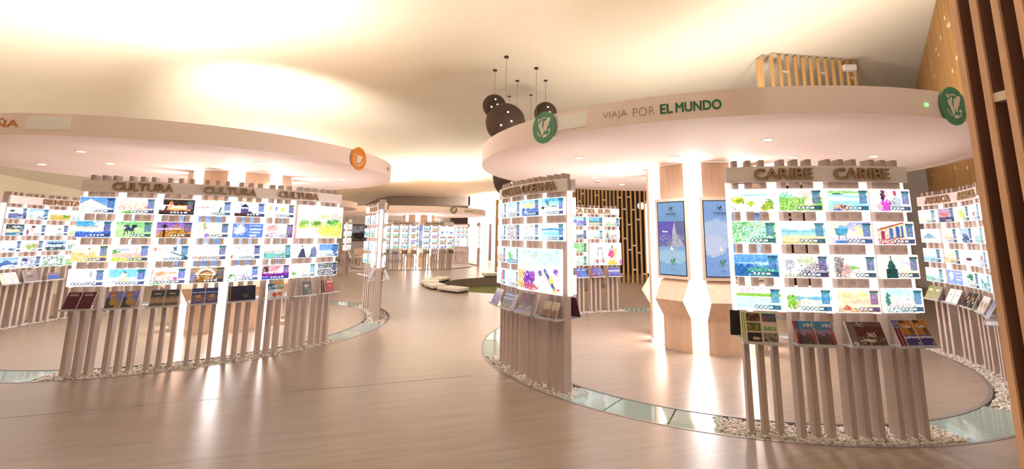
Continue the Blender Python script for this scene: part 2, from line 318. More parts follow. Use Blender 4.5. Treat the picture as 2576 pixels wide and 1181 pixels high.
# ---------------------------------------------------------------- display stands
ROWS = [(1.83, 2.03), (1.547, 1.747), (1.264, 1.464), (.985, 1.185)]
SW = .366
class Pod: 
    def __init__(s, c, rm): s.c = Vector(c[:2]); s.rm = rm
RP = Pod((2.796, 7.318), 3.275); LP = Pod((-5.914, 8.519), 3.07); FP = Pod(PF, 3.3); BP = Pod(PB, 3.2)
def frame(pod, a, side):   # side 1: faces out of the ring, -1: faces in
    p = pod.c+Vector((math.cos(rad(a)), math.sin(rad(a))))*pod.rm
    return Vector((p.x, p.y, 0)), rad(a+90*side)
post_me = {}
def stand(label, pod, angs, outer=None, inner=None, words=(), iwords=(), res=(64, 36), ires=(20, 12), seed=0, shelves=True, group=None, ishelf=True):
    angs = sorted(angs); mid = sum(angs)/len(angs); rm = pod.rm
    if 'p' not in post_me:
        q = MB(); q.box(-.022, .022, -.055, .055, -.02, 2.295); post_me['p'] = q.mesh('post', M['post'], bevel=.002)
        q = MB(); q.box(-.0165, .0165, -.03, .03, .97, 2.1); post_me['r'] = q.mesh('mounting_rail', M['railglow'], bevel=.001)
        q = MB(); q.box(-SW/2, SW/2, -.095, -.062, -.1, .1); post_me['s'] = q.mesh('screen', M['lightbox'], bevel=.003)
        q = MB(); q.box(-.165, .165, -.205, -.058, .728, .734); q.box(-.165, .165, -.205, -.201, .734, .752); post_me['sh'] = q.mesh('brochure_shelf', M['acrylic'])
    base, _ = frame(pod, mid, 1)
    root = thing('display_stand', label, 'display stand', base, 0, group)
    half = math.degrees(.19/rm)
    a0, a1 = angs[0]-half, angs[-1]+half
    lc = (pod.c.x-base.x, pod.c.y-base.y)
    n = max(6, int((a1-a0)/1.5))
    for side in (1, -1):
        r0, r1 = (rm+.058, rm+.082) if side > 0 else (rm-.082, rm-.058)
        q = MB(); q.arc(lc, r0, r1, 2.092, 2.232, a0, a1, n); hb = q.obj('header_board', M['header'], root)
        for wd in (words if side > 0 else iwords):
            s, b0, b1 = wd; R1 = r1 if side > 0 else r0
            def fn(u, v, d, b0=b0, b1=b1, R1=R1, side=side):
                a = rad(b0+(b1-b0)*u); r_ = R1+side*(.001+.028*d); return (lc[0]+r_*math.cos(a), lc[1]+r_*math.sin(a), 2.112+.10*v)
            text_obj('lettering', s, M['letter'], fn, hb, .022)
    for k, a in enumerate(angs):
        P, rz = frame(pod, a, 1)
        for dx in (-.112, 0, .112):
            d = Vector((dx*math.cos(rz), dx*math.sin(rz), 0)); put('post', post_me['p'], root, P+d-base, rz)
        for dx in (-.178, .178):
            d = Vector((dx*math.cos(rz), dx*math.sin(rz), 0)); put('mounting_rail', post_me['r'], root, P+d-base, rz)
    for side, spec in ((1, outer), (-1, inner)):
        spec = spec or {}; big = spec.get('big', []); skip = set()
        for (k0, k1, r0, r1, sp) in big:
            for k in range(k0, k1+1):
                for r in range(r0, r1+1): skip.add((k, r))
            am = (angs[k0]+angs[k1])/2; P, rz = frame(pod, am, side); wd = (k1-k0)*(angs[1]-angs[0])*PI/180*(rm+side*.08)+SW; z0, z1 = ROWS[r1][0], ROWS[r0][1]
            sag = 0 if side < 0 else -(rm*(1-math.cos(rad((angs[k1]-angs[k0])/2))))
            q = MB(); yy = -.10 if side > 0 else -.13
            q.box(-wd/2, wd/2, yy-.03, yy, z0, z1); s = q.obj('screen', M['lightbox'], root, .003, loc=P-base, rz=rz)
            W = int(res[0]*2) if side > 0 or res[0] > 40 else 48; H = int(W*(z1-z0)/wd)
            put('screen_image', picmesh('screen_image', paint(sp, W, H, seed+91), wd-.022, z1-z0-.018, M['shot']), s, (0, yy-.0315, (z0+z1)/2), 0)
        for k, a in enumerate(angs):
            P, rz = frame(pod, a, side)
            for r, (z0, z1) in enumerate(ROWS):
                if (k, r) in skip: continue
                s = put('screen', post_me['s'], root, P-base+Vector((0, 0, (z0+z1)/2)), rz)
                sp = spec.get((k, r))
                if sp: me = picmesh('screen_image', paint(sp, res[0], res[1], seed+k*7+r), SW-.014, .186, M['shot'])
                elif side > 0 and spec.get('auto'): me = rnd_pic((seed+k*5+r*3) % 23, 40, 22, SW-.014, .186)
                elif side < 0 and spec.get('auto'): me = rnd_pic((seed+k*5+r*3) % 23, 40, 22, SW-.014, .186)
                else: me = rnd_pic((seed+k*5+r*3) % 11, ires[0], ires[1], SW-.014, .186)
                put('screen_image', me, s, (0, -.0965, 0), 0)
            if shelves and (side > 0 or ishelf): put('brochure_shelf', post_me['sh'], root, P-base, rz)
    root['_x'] = 0; del root['_x']
    return root, base, angs
# brochures: own things, leaning on the shelves
_bk = {}
def brochure(pod, a, side, dx, w_, h_, tilt, cover, label, thick=.008, group=None, name='brochure', seed=3, yb=-.188, W=28, texts=(), edge='paper', cat='brochure'):  # bottom rests on the shelf
    P, rz = frame(pod, a, side); t = rad(tilt)
    key = (cover, w_, h_, thick, edge)
    if key not in _bk:
        q = MB(); q.box(-w_/2, w_/2, 0, thick, 0, h_); sl = q.mesh(name, M[edge], .0008)
        H = int(W*h_/w_); _bk[key] = (sl, picmesh('cover', paint(cover, W, H, seed, True), w_-.003, h_-.003, M['print']))
    sl, cv = _bk[key]
    loc = P+Vector((dx*math.cos(rz)-yb*math.sin(rz), dx*math.sin(rz)+yb*math.cos(rz), .737))
    o = put(name, sl, None, loc); o.rotation_euler = (Matrix.Rotation(rz, 3, 'Z') @ Matrix.Rotation(-t, 3, 'X')).to_euler()
    tag(o, label, cat, group); put('cover', cv, o, (0, -.0008, h_/2))
    for (s, u0, u1, v0, v1, mm, bd) in texts:
        text_obj('cover_lettering', s, M[mm], lambda u, v, d, u0=u0, u1=u1, v0=v0, v1=v1: (-w_/2+w_*(u0+(u1-u0)*u), -.0012-.0008*d, h_*(v0+(v1-v0)*v)), o, bd)
    return o
CA = [-103.95+6.77*k for k in range(4)]
caribe = {
 (0, 0): 'g fff f6fcfa|b .55 .27 .4 .05 a8d4d8 .3|b .2 .5 .16 .17 c2d63a .9|b .22 .56 .10 .1 8aa62c .9|l .2 .6 .2 .85 .01 b8a880|b .48 .68 .09 .12 b8c83a .9|b .9 .62 .09 .16 7ca63c .8|b .88 .82 .16 .2 a8b83c .9|t .75 .7 1 1 486a30 .35|t .03 .7 .12 1 50606a .3',
 (0, 1): 'g e8f6ee e4f4ec|t 0 0 1 1 7cc878 .5|t 0 0 .5 1 4ea84e .4|t .3 .3 .8 1 b8e8e0 .5|t .5 .5 1 1 2f8a6a .35|u 3 3f7f8c',
 (0, 2): 'g 6aa8e0 3c88d8|b .3 .75 .4 .3 1c50a4 .4|h .55 1 2f6aa4 6 .1|b .65 .8 .35 .25 3f9a8a .7|t .3 .5 1 1 a8e8d8 .3|b .7 .42 .28 .09 b8dce8 .7|r .08 .38 .5 .42 e8f4fc|u 3 36689c',
 (0, 3): 'g fdf6fa f6f0f4|t .1 0 .9 .3 e8b8c8 .35|h .28 .42 9ccc60 8 .03|b .5 .34 .55 .07 8cc84c .3|h .45 1 b8e6e6 4 .05|t 0 .5 1 1 e8fafa .5|u 3 3f8aa8',
 (1, 0): 'g eef4f4 f4f8f0|b .15 .3 .15 .14 7cd0a0 .9|h .36 1 a8d470 7 .1|t 0 .4 1 1 5aa83c .5|t 0 .5 1 1 d4ec8c .3|b .62 .2 .15 .12 d8c8c0 .9|b .7 .6 .12 .2 e8e0d0 .5|u 3 4a6488',
 (1, 1): 'g f8fcfc e8f4f4|h .33 .62 86c8d0 3 .02|h .5 .7 a8dcd8 3 .04|h .64 1 f0d8a8 4 .06|h .9 1 c8c070 3 .04|r .15 .34 .7 .38 eafafa|u 3 3f7aa0',
 (1, 2): 'g fdf8fa f4eef0|b .13 .42 .12 .22 b8b0c0 1|l .13 .5 .13 .95 .015 8a7f90|b .5 .25 .2 .2 c8d0a8 .9|p .2,1,.45,.6,.7,.35,1,.45,1,1 c0b4bc|t .3 .4 1 1 3a3448 .3|t 0 .85 .4 1 9aa87c .5|u 3 57507c',
 (1, 3): 'g e4f6fc d8f0f8|h .35 .5 7cc4e0 3 .02|h .5 1 f4f0dc 4 .06|b .12 .55 .13 .3 8cc43c .9|t 0 .3 .3 .9 5a8a2c .35|t .2 .4 .55 .9 d8c0a8 .3|u 4 3a84b0',
 (2, 0): 'g f4fafa e8f4f4|h .1 .2 9ccc7c 9 .05|b .25 .24 .16 .04 3f5a60 .4|h .27 1 a0e0e4 3 .03|h .38 .55 f0fcfc 3 .05|b .3 .88 .25 .2 d8a890 .8|b .36 .82 .1 .1 8a5050 .9|b .22 .98 .1 .08 3f6ac8 .6|u 3 4a6f9c',
 (2, 1): 'g f8e8c8 fdf0e0|b .6 .2 .3 .2 b8b8dc .9|b .8 .4 .2 .3 fce8a8 .8|b .85 .12 .2 .14 a8a0d0 .8|r 0 .68 1 1 e0ccd8|p .1,.3,.42,.28,.4,.55,.12,.57 4f9cc0|r .2 .18 .38 .3 7cb8d0|r .14 .57 .38 .62 3a78a0|l .2 .6 .17 .95 .02 3a6f98|l .35 .6 .38 .95 .02 3a6f98|r .1 .85 .4 .95 5080b8|u 3 4a64a8',
 (2, 2): 'g fdfcfc f6f2f0|b .12 .5 .13 .4 9a8f88 .9|t 0 .1 .25 1 5a4f4c .4|b .28 .7 .1 .3 d89ca0 .8|b .45 .55 .14 .1 78b85c .8|t .15 .6 .6 1 c8a890 .4|u 2 4a5880',
 (2, 3): 'g fdf0c8 fce0b8|b .4 .3 .5 .14 fbd8a0 .9|b .6 .55 .4 .1 f4c8a8 .7|r 0 .8 1 1 d8b898|b .22 .85 .09 .16 d86c50 .2|l .22 .62 .22 .72 .01 b05040|t 0 .82 .9 1 9a6a50 .35|r .13 .9 .3 1 e8c8b8|u 2 7a5088 58a88a',
 (3, 0): 'g fdf8fa fcf4f8|b .3 .2 .09 .15 8a3c58 .6|b .25 .3 .06 .25 50304c .5|b .36 .22 .06 .12 f0c8c0 .3|b .3 .75 .17 .32 d84cc8 .5|b .15 .8 .09 .15 f0b8c0 .5|b .58 .18 .05 .12 b84c58 .6|b .62 .65 .14 .32 b8c8d0 .6|t .4 .45 .6 .8 404858 .3|t .7 .2 .95 .6 606070 .15|u 3 5a5f98',
 (3, 1): 'g f8fafc f8f4f8|p 0,.35,.62,.02,.75,.02,.75,1,0,1 f0d8a8|p 0,.32,.7,0,.75,.04,0,.42 b8603c|t 0 .3 .7 1 e8b0c0 .35|r .32 .28 .42 .75 4c70b0|r .5 .2 .6 .7 3f60a8|r .64 .15 .7 .68 5070a8|r .1 .4 .2 .8 a03c60|t 0 .75 .7 1 b03c78 .5|l .3 .75 .7 .65 .02 50304c|u 3 4a5c90',
 (3, 2): 'g f6e4dc fdecd4|b .7 .35 .25 .1 dccce0 .7|b .6 .75 .3 .1 f8d8b8 .6|r .12 .6 .42 1 1f4a48|r .17 .42 .37 .62 245048|p .19,.4,.35,.4,.31,.22,.23,.22 2a5850|l .27 .0 .27 .25 .025 1c3c3c|t .15 .6 .4 1 0f2c30 .4|u 3 5a6080',
 (3, 3): 'g bce0f4 dceefa|h .36 1 f4eee8 11 .1|t .08 .4 .8 1 706a5c .28|t .08 .4 .8 1 c8b8a0 .3|b .08 .45 .06 .25 3f7f6c .8|t 0 .8 1 1 3a8f90 .4|u 3 4a78a8'}
stand('whitewashed wooden screen stand with two CARIBE headers, right foreground', RP, CA, caribe, None,
      [('CARIBE', -103.4, -95.2), ('CARIBE', -92.1, -83.7)], seed=3, res=(80, 44))
OA = [-159.0+6.8*k for k in range(4)]
ocea = {'big': [(2, 3, 2, 3, 'g d0e8e8 f4faf4|h .38 1 f4f0ec 9 .06|b .4 .17 .04 .03 e8c870 .3|t 0 0 1 .35 a8d0d0 .35|b .1 .62 .09 .12 e8b870 .8|b .28 .72 .13 .18 7c28a8 .8|b .36 .62 .06 .09 9a48c0 .8|b .07 .85 .12 .12 e8bc6c .9|b .3 .9 .2 .08 c85070 .9|b .55 .57 .05 .06 6a5cb0 .6|l .66 .5 .88 .92 .05 8c94b8|l .66 .48 .86 .88 .025 4c548c|l .88 .92 .9 1 .03 e8d048|t .35 .55 1 1 c8a484 .2|t .5 .5 1 1 5f5c90 .08|b .9 .5 .05 .06 8a4cb8 .7|t .0 .5 1 1 fff .12|b .8 .7 .05 .08 e8d860 .6|b .95 .9 .03 .03 d84c50 .3|r .95 .95 .98 .99 f8f8f8')],
 (0, 0): 'g fafafa eef2f4|t 0 .2 1 1 a890a0 .4|u 2', (0, 1): 'g fafafa f4f4f0|t 0 .4 1 1 c8a080 .3|t 0 .5 1 1 70a0c0 .3|u 3', (0, 2): 'g f4f8fc f4e8e0|h .5 1 e8b8a0 5 .1|t 0 .5 1 1 6090b0 .3|u 3', (0, 3): 'g e8f8fa fff|t 0 0 1 1 90c8d0 .4|b .7 .4 .12 .4 c87080 .6|u 3',
 (1, 0): 'g a8c8e8 f4f8fc|h .55 1 d8e0dc 9 .1|t 0 .6 1 1 5a78a0 .4|u 5', (1, 1): 'g d0ccc8 ece8e4|t 0 0 1 1 706a78 .4|t 0 .5 1 1 b85060 .25|u 4 4a40a8', (1, 2): 'g c8f0f8 f4faf0|b .3 .5 .2 .2 70c860 .8|h .7 1 60a8c8 5 .1|t 0 .3 1 1 48a060 .25|u 4', (1, 3): 'g d8eef4 fdfdfd|h .65 1 d8dce8 5 .1|t .2 .5 1 1 40506c .3|b .9 .5 .06 .4 5068a0 .5|u 5',
 (2, 0): 'g 9cccf0 e8f4f4|b .45 .35 .4 .14 e8f0a8 .6|h .55 1 4870b8 7 .08|b .25 .75 .08 .08 fff .3|t 0 .6 1 1 a8c8f0 .3|u 4 4454a8', (2, 1): 'g fdfdfd f8fafa|b .3 .25 .05 .04 c08878 .7|b .6 .15 .1 .04 b07868 .7|b .3 .6 .1 .05 a8c8c0 .8|u 6 6a80b0',
 (3, 0): 'g 8cd8ec f8fcfc|b .55 .08 .4 .14 5ab8e0 .5|p .15,.1,.3,.1,.38,.45,.28,.48 4c7fc0|b .35 .35 .08 .08 88c070 .5|h .45 1 fafcfc 3 .02|l 0 .52 .7 .5 .02 3f5a5c|b .06 .56 .08 .08 2c3c3c .5|u 5 5a6ab8', (3, 1): 'g e0f0e8 d8f4f4|h .3 .45 4c90c8 4 .04|h .42 1 c0ecec 3 .06|b .5 .6 .4 .1 8cdce0 .7|t .6 .3 1 1 60b8d0 .3|u 4 4c6cb0'}
stand('tall pale stand lettered OCEANIA with a large coral reef screen', RP, OA, ocea, None, [('OCEANIA', -158.6, -149.2), ('OCEANIA', -148.4, -137.6)], seed=17, res=(64, 36))
AA = [106.4+7.6*k for k in range(5)]
amer = {'big': [(0, 1, 2, 3, 'g f4f0ec fafafa|h .35 1 f0f0ee 5 .05|t 0 .1 1 .45 c8d0c8 .35|l .26 .25 .22 .8 .012 38484c|l .36 .25 .42 .8 .012 38484c|r .24 .2 .38 .25 50605c|b .22 .8 .05 .09 d86058 .7|b .42 .8 .05 .09 d86058 .7|b .68 .5 .12 .2 e0507c .5|b .7 .2 .04 .1 7c6c58 .7|b .8 .45 .05 .25 f0c8a0 .6|b .7 .88 .2 .12 f0c048 .8|b .97 .88 .05 .1 e048b0 .6|t 0 .75 .5 1 40585c .3')],
 (0, 0): 'g fdfdf8 e8f0e0|b .2 .8 .3 .25 b8d898 .9|t 0 .5 1 1 809878 .3|u 2', (1, 0): 'g 5cb0e8 c8e8f8|h .4 .6 4a8a70 7 .06|h .6 1 e8c8a0 4 .08|t 0 .4 1 1 606858 .2|u 2', (2, 0): 'g a0e0f8 e8f8fc|h .45 1 6868c8 8 .12|t 0 .5 1 1 e0e0f8 .35|u 2', (0, 1): 'g fdfdfa f4f4ec|b .2 .2 .08 .1 a8c840 .6|b .15 .6 .08 .25 b07040 .6|t 0 .5 1 1 3a5040 .35|t .2 .4 1 1 e0a0b0 .3', (1, 1): 'g f8fcfc eef4f4|h .5 .7 b8dce8 4 .05|h .7 1 e8dcc8 4 .05|t 0 .5 .6 .9 909898 .3|u 3 5a9a98', (2, 1): 'g f4f4f4 e8e8ec|h .5 1 686c88 7 .1|t 0 .5 1 1 d8dce8 .4|u 3', (2, 2): 'g c8ecc0 b8e8b0|t 0 0 1 1 4ca838 .5|t 0 .3 1 1 fff .25|u 1 387858', (2, 3): 'g ecfaec c8e8c8|t 0 .2 1 1 68b860 .45|t 0 .3 1 1 fff .35|u 1 3f8878', (3, 0): 'g 60c8dc a8e8ec|b .3 .5 .3 .2 2c4c50 .8|u 2', (3, 2): 'g 70d0e0 b0e8f0|b .4 .4 .4 .2 40a0c0 .8|u 3'}
stand('pale stand lettered AMERICA DEL SUR behind OCEANIA, before slatted wall', RP, AA, None, amer, [], [('AMERICA DEL SUR', 134.0, 106.9)], seed=29, res=(40, 22))
FA = [-9.0-7.9*k for k in range(6)]
afri = {'auto': 1, (5, 0): 'g fdfdfa f8f8f4|h .5 1 e8e8d0 5 .1|t 0 .5 1 1 c8d090 .35|u 2 8090a8', (4, 0): 'g b090b0 e0b0b8|h .6 1 4c3c60 6 .08|b .4 .45 .3 .12 d86878 .7|u 3', (3, 0): 'g f4f8f0 e8f0d0|b .4 .5 .3 .3 c8d880 .8|u 2', (5, 1): 'g e8f4f8 fafafa|p .1,.7,.4,.3,.6,.35,.9,.7 88b0c8|t 0 .7 1 1 e8c898 .5', (4, 1): 'g fdf6ec f8f4f0|p .1,.7,.35,.3,.6,.5,.9,.8 e8d0b0|t .2 .6 1 1 b09080 .3|u 3', (3, 1): 'g a8b8e8 f0f4fc|b .5 .7 .3 .3 405080 .8|u 2', (5, 2): 'g f0f8fc e8f4fc|h .55 1 a8d0e8 5 .1|u 3', (4, 2): 'g fdf4e0 fbe8c8|b .5 .4 .3 .1 f8e0a8 .6|h .6 1 e8c898 5 .1|u 3', (3, 2): 'g f4f4f8 e8eef4|b .5 .6 .3 .12 6c4048 .4|t 0 .7 1 1 8898a8 .3', (5, 3): 'g f8fcfa e8f8f4|h .5 1 c8f0e8 5 .1|b .2 .8 .3 .2 88d0b8 .7|u 6 6898a8', (4, 3): 'g 8ca0e0 90a4e4|b .3 .45 .14 .3 f8f8ff .6|r .55 .2 .9 .25 f4f8ff|r .55 .4 .95 .45 f4f8ff|r .55 .6 .9 .7 dfe8ff', (3, 3): 'g f0f8f4 e8f8f4|b .4 .3 .25 .25 387858 .8|t 0 .6 1 1 98a8a8 .4|u 4'}
stand('pale curved stand lettered AFRICA along the right side of the ring', RP, FA, None, afri, [], [('AFRICA', -9.0, -19.4), ('AFRICA', -23.4, -34.5), ('AFRICA', -38.5, -48)], seed=41, res=(40, 22))
# CULTURA stand
KA = [-75.8+7.14*k for k in range(8)]
cult = {'big': [(6, 7, 0, 1, 'g fdfdfd f6faf8|t 0 0 1 .3 c8d8e0 .25|p .25,.62,.6,.5,1,.45,1,1,.55,.98 f0ecb0|b .1 .55 .12 .1 7cb83c .8|b .09 .66 .12 .05 c8d048 .6|b .38 .55 .14 .11 98bc3c .8|b .4 .55 .08 .06 4c7c28 .9|b .75 .52 .14 .12 70b844 .9|b .68 .5 .06 .07 2f8c40 .7|b .85 .44 .08 .07 48a050 .8|b .95 .62 .08 .15 b8c840 .8|b .55 .32 .18 .07 c8d898 .9|b .85 .3 .18 .12 e0ccc0 .9|b .7 .78 .25 .17 e4dc50 .8|b .9 .85 .15 .15 dcd868 .7|t .3 .4 1 1 98a830 .2|t .5 .25 1 .45 b09c80 .25|p .0,.75,.3,.68,.55,1,0,1 fafafa')],
 (0, 0): 'g 5c94e0 9cc4f0|p 0,.45,.28,.12,.95,.75,.95,1,0,1 fdfcfa|l 0 .42 .28 .1 .015 706858|l .28 .1 .95 .72 .015 8a8878|l .05 .62 .3 .6 .01 908880|l .1 .62 .1 1 .01 a8a098|l .35 .62 .35 1 .01 a8a098|u 3 40609c 2c3c60',
 (0, 1): 'g 4ca4e0 90ccf0|b .8 .2 .35 .2 f4f8fc .7|h .36 .6 e8d0b0 5 .06|h .42 .62 f4ecec 7 .05|h .66 1 3458b8 6 .05|t 0 .6 1 1 8cb0f0 .3|b .45 .6 .2 .08 f8f4f0 .7|u 3 485090',
 (0, 2): 'g fce8a8 f8d880|b .3 .15 .5 .15 fdf8ec .5|h .4 1 f0cc88 5 .04|r 0 .36 .7 .42 fdf8ec|b .42 .45 .09 .2 fffdf8 .5|b .47 .22 .03 .06 8a5840 .3|t 0 .42 .75 .6 d8a860 .3|b .72 .4 .07 .3 e8ecd8 .4|u 3 6068a0',
 (0, 3): 'g fdfdfd fafafa|b .62 .28 .035 .22 a8b4bc .2|r .58 .55 .66 .9 dce0dc|t .65 .45 .78 .75 908890 .3|u 6 5064a8',
 (1, 0): 'g fdfaf8 f8ecdc|h .18 .3 f4e0c8 8 .05|h .3 1 f4e0d0 9 .06|t 0 .3 1 .8 d8a888 .32|t 0 .5 .2 .7 e88868 .5|t .3 .7 1 1 60a878 .3|b .25 .92 .15 .1 68c058 .8|t .4 .6 1 1 8098c8 .3|u 4 5c64a8',
 (1, 1): 'g c8f0a8 d8f8c0|b .4 .15 .4 .2 78c078 .9|b .8 .25 .3 .2 88cc80 .9|h .45 1 b8e898 5 .04|b .37 .48 .16 .14 303c58 .5|l .27 .55 .24 .95 .02 283048|l .33 .6 .34 .9 .015 283048|l .45 .6 .42 .92 .02 303c60|l .48 .5 .52 .85 .02 405080|b .5 .3 .08 .1 283048 .5|b .28 .3 .08 .08 303c60 .5|u 3 48688c',
 (1, 2): 'g f8fcfc f4ece4|b .08 .45 .12 .25 58a040 .8|b .3 .3 .2 .1 b0c0e0 .8|h .5 .8 e8c8b0 6 .08|b .5 .62 .35 .14 e8c0b0 .8|h .78 1 c8d858 5 .05|b .65 .3 .04 .15 e0b8b0 .6|u 3 6068b8',
 (1, 3): 'g 78d0e0 a0e0ec|b .4 .4 .09 .26 e8dcd0 .4|l .4 .1 .4 .2 .015 607078|b .42 .2 .04 .06 4868a0 .5|b .83 .35 .09 .22 e8e4e0 .5|h .5 1 f8f4f0 7 .06|b .4 .7 .12 .18 f0e0b0 .5|t 0 .5 1 .9 88a0c8 .25|u 5 5064b8',
 (2, 0): 'g 3c2c28 201814|p .0,.0,.1,.0,.1,.3,.18,.5,.1,1,0,1 f0e0e0|p .2,.75,.28,.2,.34,.1,.4,.4,.85,.35,.9,.75 f0a868|r .3 .42 .85 .6 fce0c0|b .33 .35 .05 .2 e8783c .5|h .72 .85 58302c 9 .05|h .85 1 201820 3 .03|r 0 .38 .4 .44 f4e4e0|u 4 585068',
 (2, 1): 'g 7850b8 d8a8b0|b .75 .3 .3 .2 a878c8 .6|p .0,1,.1,.7,.5,.45,.95,.35,1,1 c88838|t .1 .5 .9 1 784018 .4|b .55 .25 .07 .12 b07040 .5|t .3 .3 1 .9 f0c070 .3|r .2 .15 .25 .45 201820|r .14 .22 .31 .3 201820|r .19 .5 .25 1 181418|r .0 .42 .7 .47 f8ece4|u 3 604c78',
 (2, 2): 'g fafafa f0f4f4|t 0 .15 1 .4 889078 .3|b .6 .2 .06 .14 4070a0 .6|b .06 .25 .06 .12 d89880 .6|b .35 .65 .35 .2 ecf4f0 .3|l .5 .45 .95 .8 .03 384c50|l .85 .65 1 .85 .04 286050|u 4 4880a8 2870a0',
 (2, 3): 'g fdf8f0 faf0e8|l .06 .1 .04 .8 .015 b86850|b .3 .35 .16 .14 f0a878 .7|b .6 .3 .2 .05 f0b088 .7|t .1 .5 .8 .9 d09880 .4|b .7 .65 .05 .1 c060c0 .7|t 0 .8 1 1 58a070 .3|b .15 .97 .2 .06 60d880 .5|u 6 5868b8',
 (3, 0): 'g fdfdfd fafafa|l 0 .5 .3 .45 .02 a85848|l .3 .45 .8 .5 .006 889090|h .85 1 e8ecec 4 .03|l .68 .45 .62 .95 .04 306050|u 3 6078b8 405890',
 (3, 1): 'g ecf4e0 f0ecd8|b .12 .4 .06 .4 e8dcc8 .5|b .25 .25 .04 .3 a8c078 .6|b .35 .85 .1 .15 9068c0 .8|b .3 .35 .04 .06 e88080 .5|r .1 .5 .6 .54 fdfdf8|t .4 .3 .8 .8 c8b890 .25|u 3 5868a0 38805c',
 (3, 2): 'g f8f4f0 f0ece8|t 0 .1 1 .5 c0b8b0 .25|h .7 .85 e8d8d8 7 .05|t 0 .75 1 1 a06858 .3|b .2 .85 .3 .08 c8b0a0 .7|u 4 5c5c98',
 (3, 3): 'g b09078 8a6448|b .45 .42 .3 .42 e8d8c0 .15|b .45 .5 .22 .33 7c5438 .2|b .45 .55 .17 .28 c89858 .4|r .1 .42 .75 .48 fcf4ec|t 0 .5 1 1 3c2c28 .35|b .35 .8 .1 .2 a0602c .7|b .08 .65 .09 .35 9088a8 .7|u 3 504c58 908838',
 (4, 0): 'g fdfdfd fdfdfd|p .18,.35,.32,.1,.46,.35 1c2848|l .15 .05 .24 .3 .012 202c48|r .2 .45 .44 .78 604c88|h .78 1 3c1c1c 4 .02|b .5 .72 .08 .1 3c3048 .6|u 3 6078b8 304c78',
 (4, 1): 'g 5c80d0 6088d4|b .24 .45 .18 .35 f4f4f8 .7|r .55 .1 .6 .2 f8f8ff|r .63 .12 .9 .18 e8f0ff|r .55 .35 .96 .44 f0f4ff|r .55 .55 .6 .66 f8f8ff|r .63 .58 .92 .68 c8d8ff|r .55 .78 .78 .9 f0f4ff',
 (4, 2): 'g fafaf4 f4f4ee|t 0 0 .4 .3 a09888 .3|t 0 .4 .9 .8 c0b8a8 .25|l .1 0 .35 .3 .012 a89078|b .08 .8 .05 .12 c87868 .6|t .5 .1 .75 .5 70a0a8 .2|u 4 485898 304070',
 (4, 3): 'g f4fcfc fafafa|h .35 .5 d0e4e8 4 .03|b .12 .8 .16 .25 509c28 .7|h .6 1 e8e4f0 9 .08|t .3 .5 .8 .95 7058b0 .35|t 0 .6 .3 1 306018 .3|u 3 6078c0 3858a0',
 (5, 0): 'g fdfdf8 fafaf4|b .1 .35 .04 .16 f0c040 .4|b .3 .35 .03 .2 506890 .6|b .55 .4 .15 .2 f0f0c0 .4|b .55 .4 .06 .12 e8e040 .5|t 0 .6 .4 1 a8b0b8 .25|u 4 585890 b8a030',
 (5, 1): 'g fce8ec f8dce4|b .2 .3 .2 .25 f4b8b0 .5|l .05 .35 .35 .05 .02 c83048|l .05 .7 .35 .65 .015 c03050|b .6 .35 .18 .3 fdf0f4 .3|r .76 0 1 1 a080b0|t .76 0 1 1 302850 .35|t 0 .75 .4 1 302850 .35|u 2 886898',
 (5, 2): 'g f8f8f8 eef4f4|h .45 .55 c8c8c0 9 .05|t 0 .45 .8 .6 706868 .25|h .6 1 80c8c0 5 .08|t 0 .6 1 1 308880 .35|u 4 5090a8',
 (5, 3): 'g e8a0a8 f4c8d8|b .15 .35 .12 .3 38382c .9|b .75 .25 .2 .2 f8e8f4 .5|l .1 .6 .6 .1 .02 e02858|l .3 .6 .65 .15 .02 f06080|b .45 .5 .4 .08 fcd8e0 .6|h .58 .8 701890 5 .04|h .8 1 2850b8 5 .05|t 0 .5 .9 .8 a02070 .3|u 4 6848a0',
 (6, 2): 'g fafafa f4f0f0|p .18,1,.32,.35,.42,.3,.55,1 30385c|b .35 .15 .04 .06 402c30 .5|b .6 .55 .12 .4 fdfdfd .3|p .7,1,.75,.3,.9,.15,1,.5,1,1 7080a8|t .6 .1 1 1 303c58 .2|t .2 .8 .9 1 403c50 .3',
 (7, 2): 'g 5c94dc 90c0f0|h .55 1 d8ecf0 5 .05|r 0 .5 .6 .56 fdfdfd|b .8 .4 .14 .4 3864b0 .6|t 0 .7 1 1 507890 .25|u 3 3058a8',
 (6, 3): 'g e8f4fa e0f0f4|b .52 .6 .1 .2 e8dcc0 .2|t .45 .5 .6 .75 a89868 .3|b .08 .75 .1 .2 70b050 .8|h .82 1 c8e8c8 5 .05|b .9 .4 .12 .4 b8d0e8 .6|u 3 88a8c8 60b878',
 (7, 3): 'g 504c50 807c84|t 0 0 1 1 e8e8ec .45|t 0 0 1 1 181820 .35|r 0 .42 .7 .48 fafafa|b .4 .2 .1 .1 708c60 .6|u 2 283c60'}
stand('long curved stand with three CULTURA headers, left foreground', LP, KA, cult, None, [('CULTURA', -73.6, -62.6), ('CULTURA', -57.0, -46.2), ('CULTURA', -41.0, -30.4)], seed=57, res=(72, 40))
BA = [-168.6-7.6*k+360 for k in range(6)]
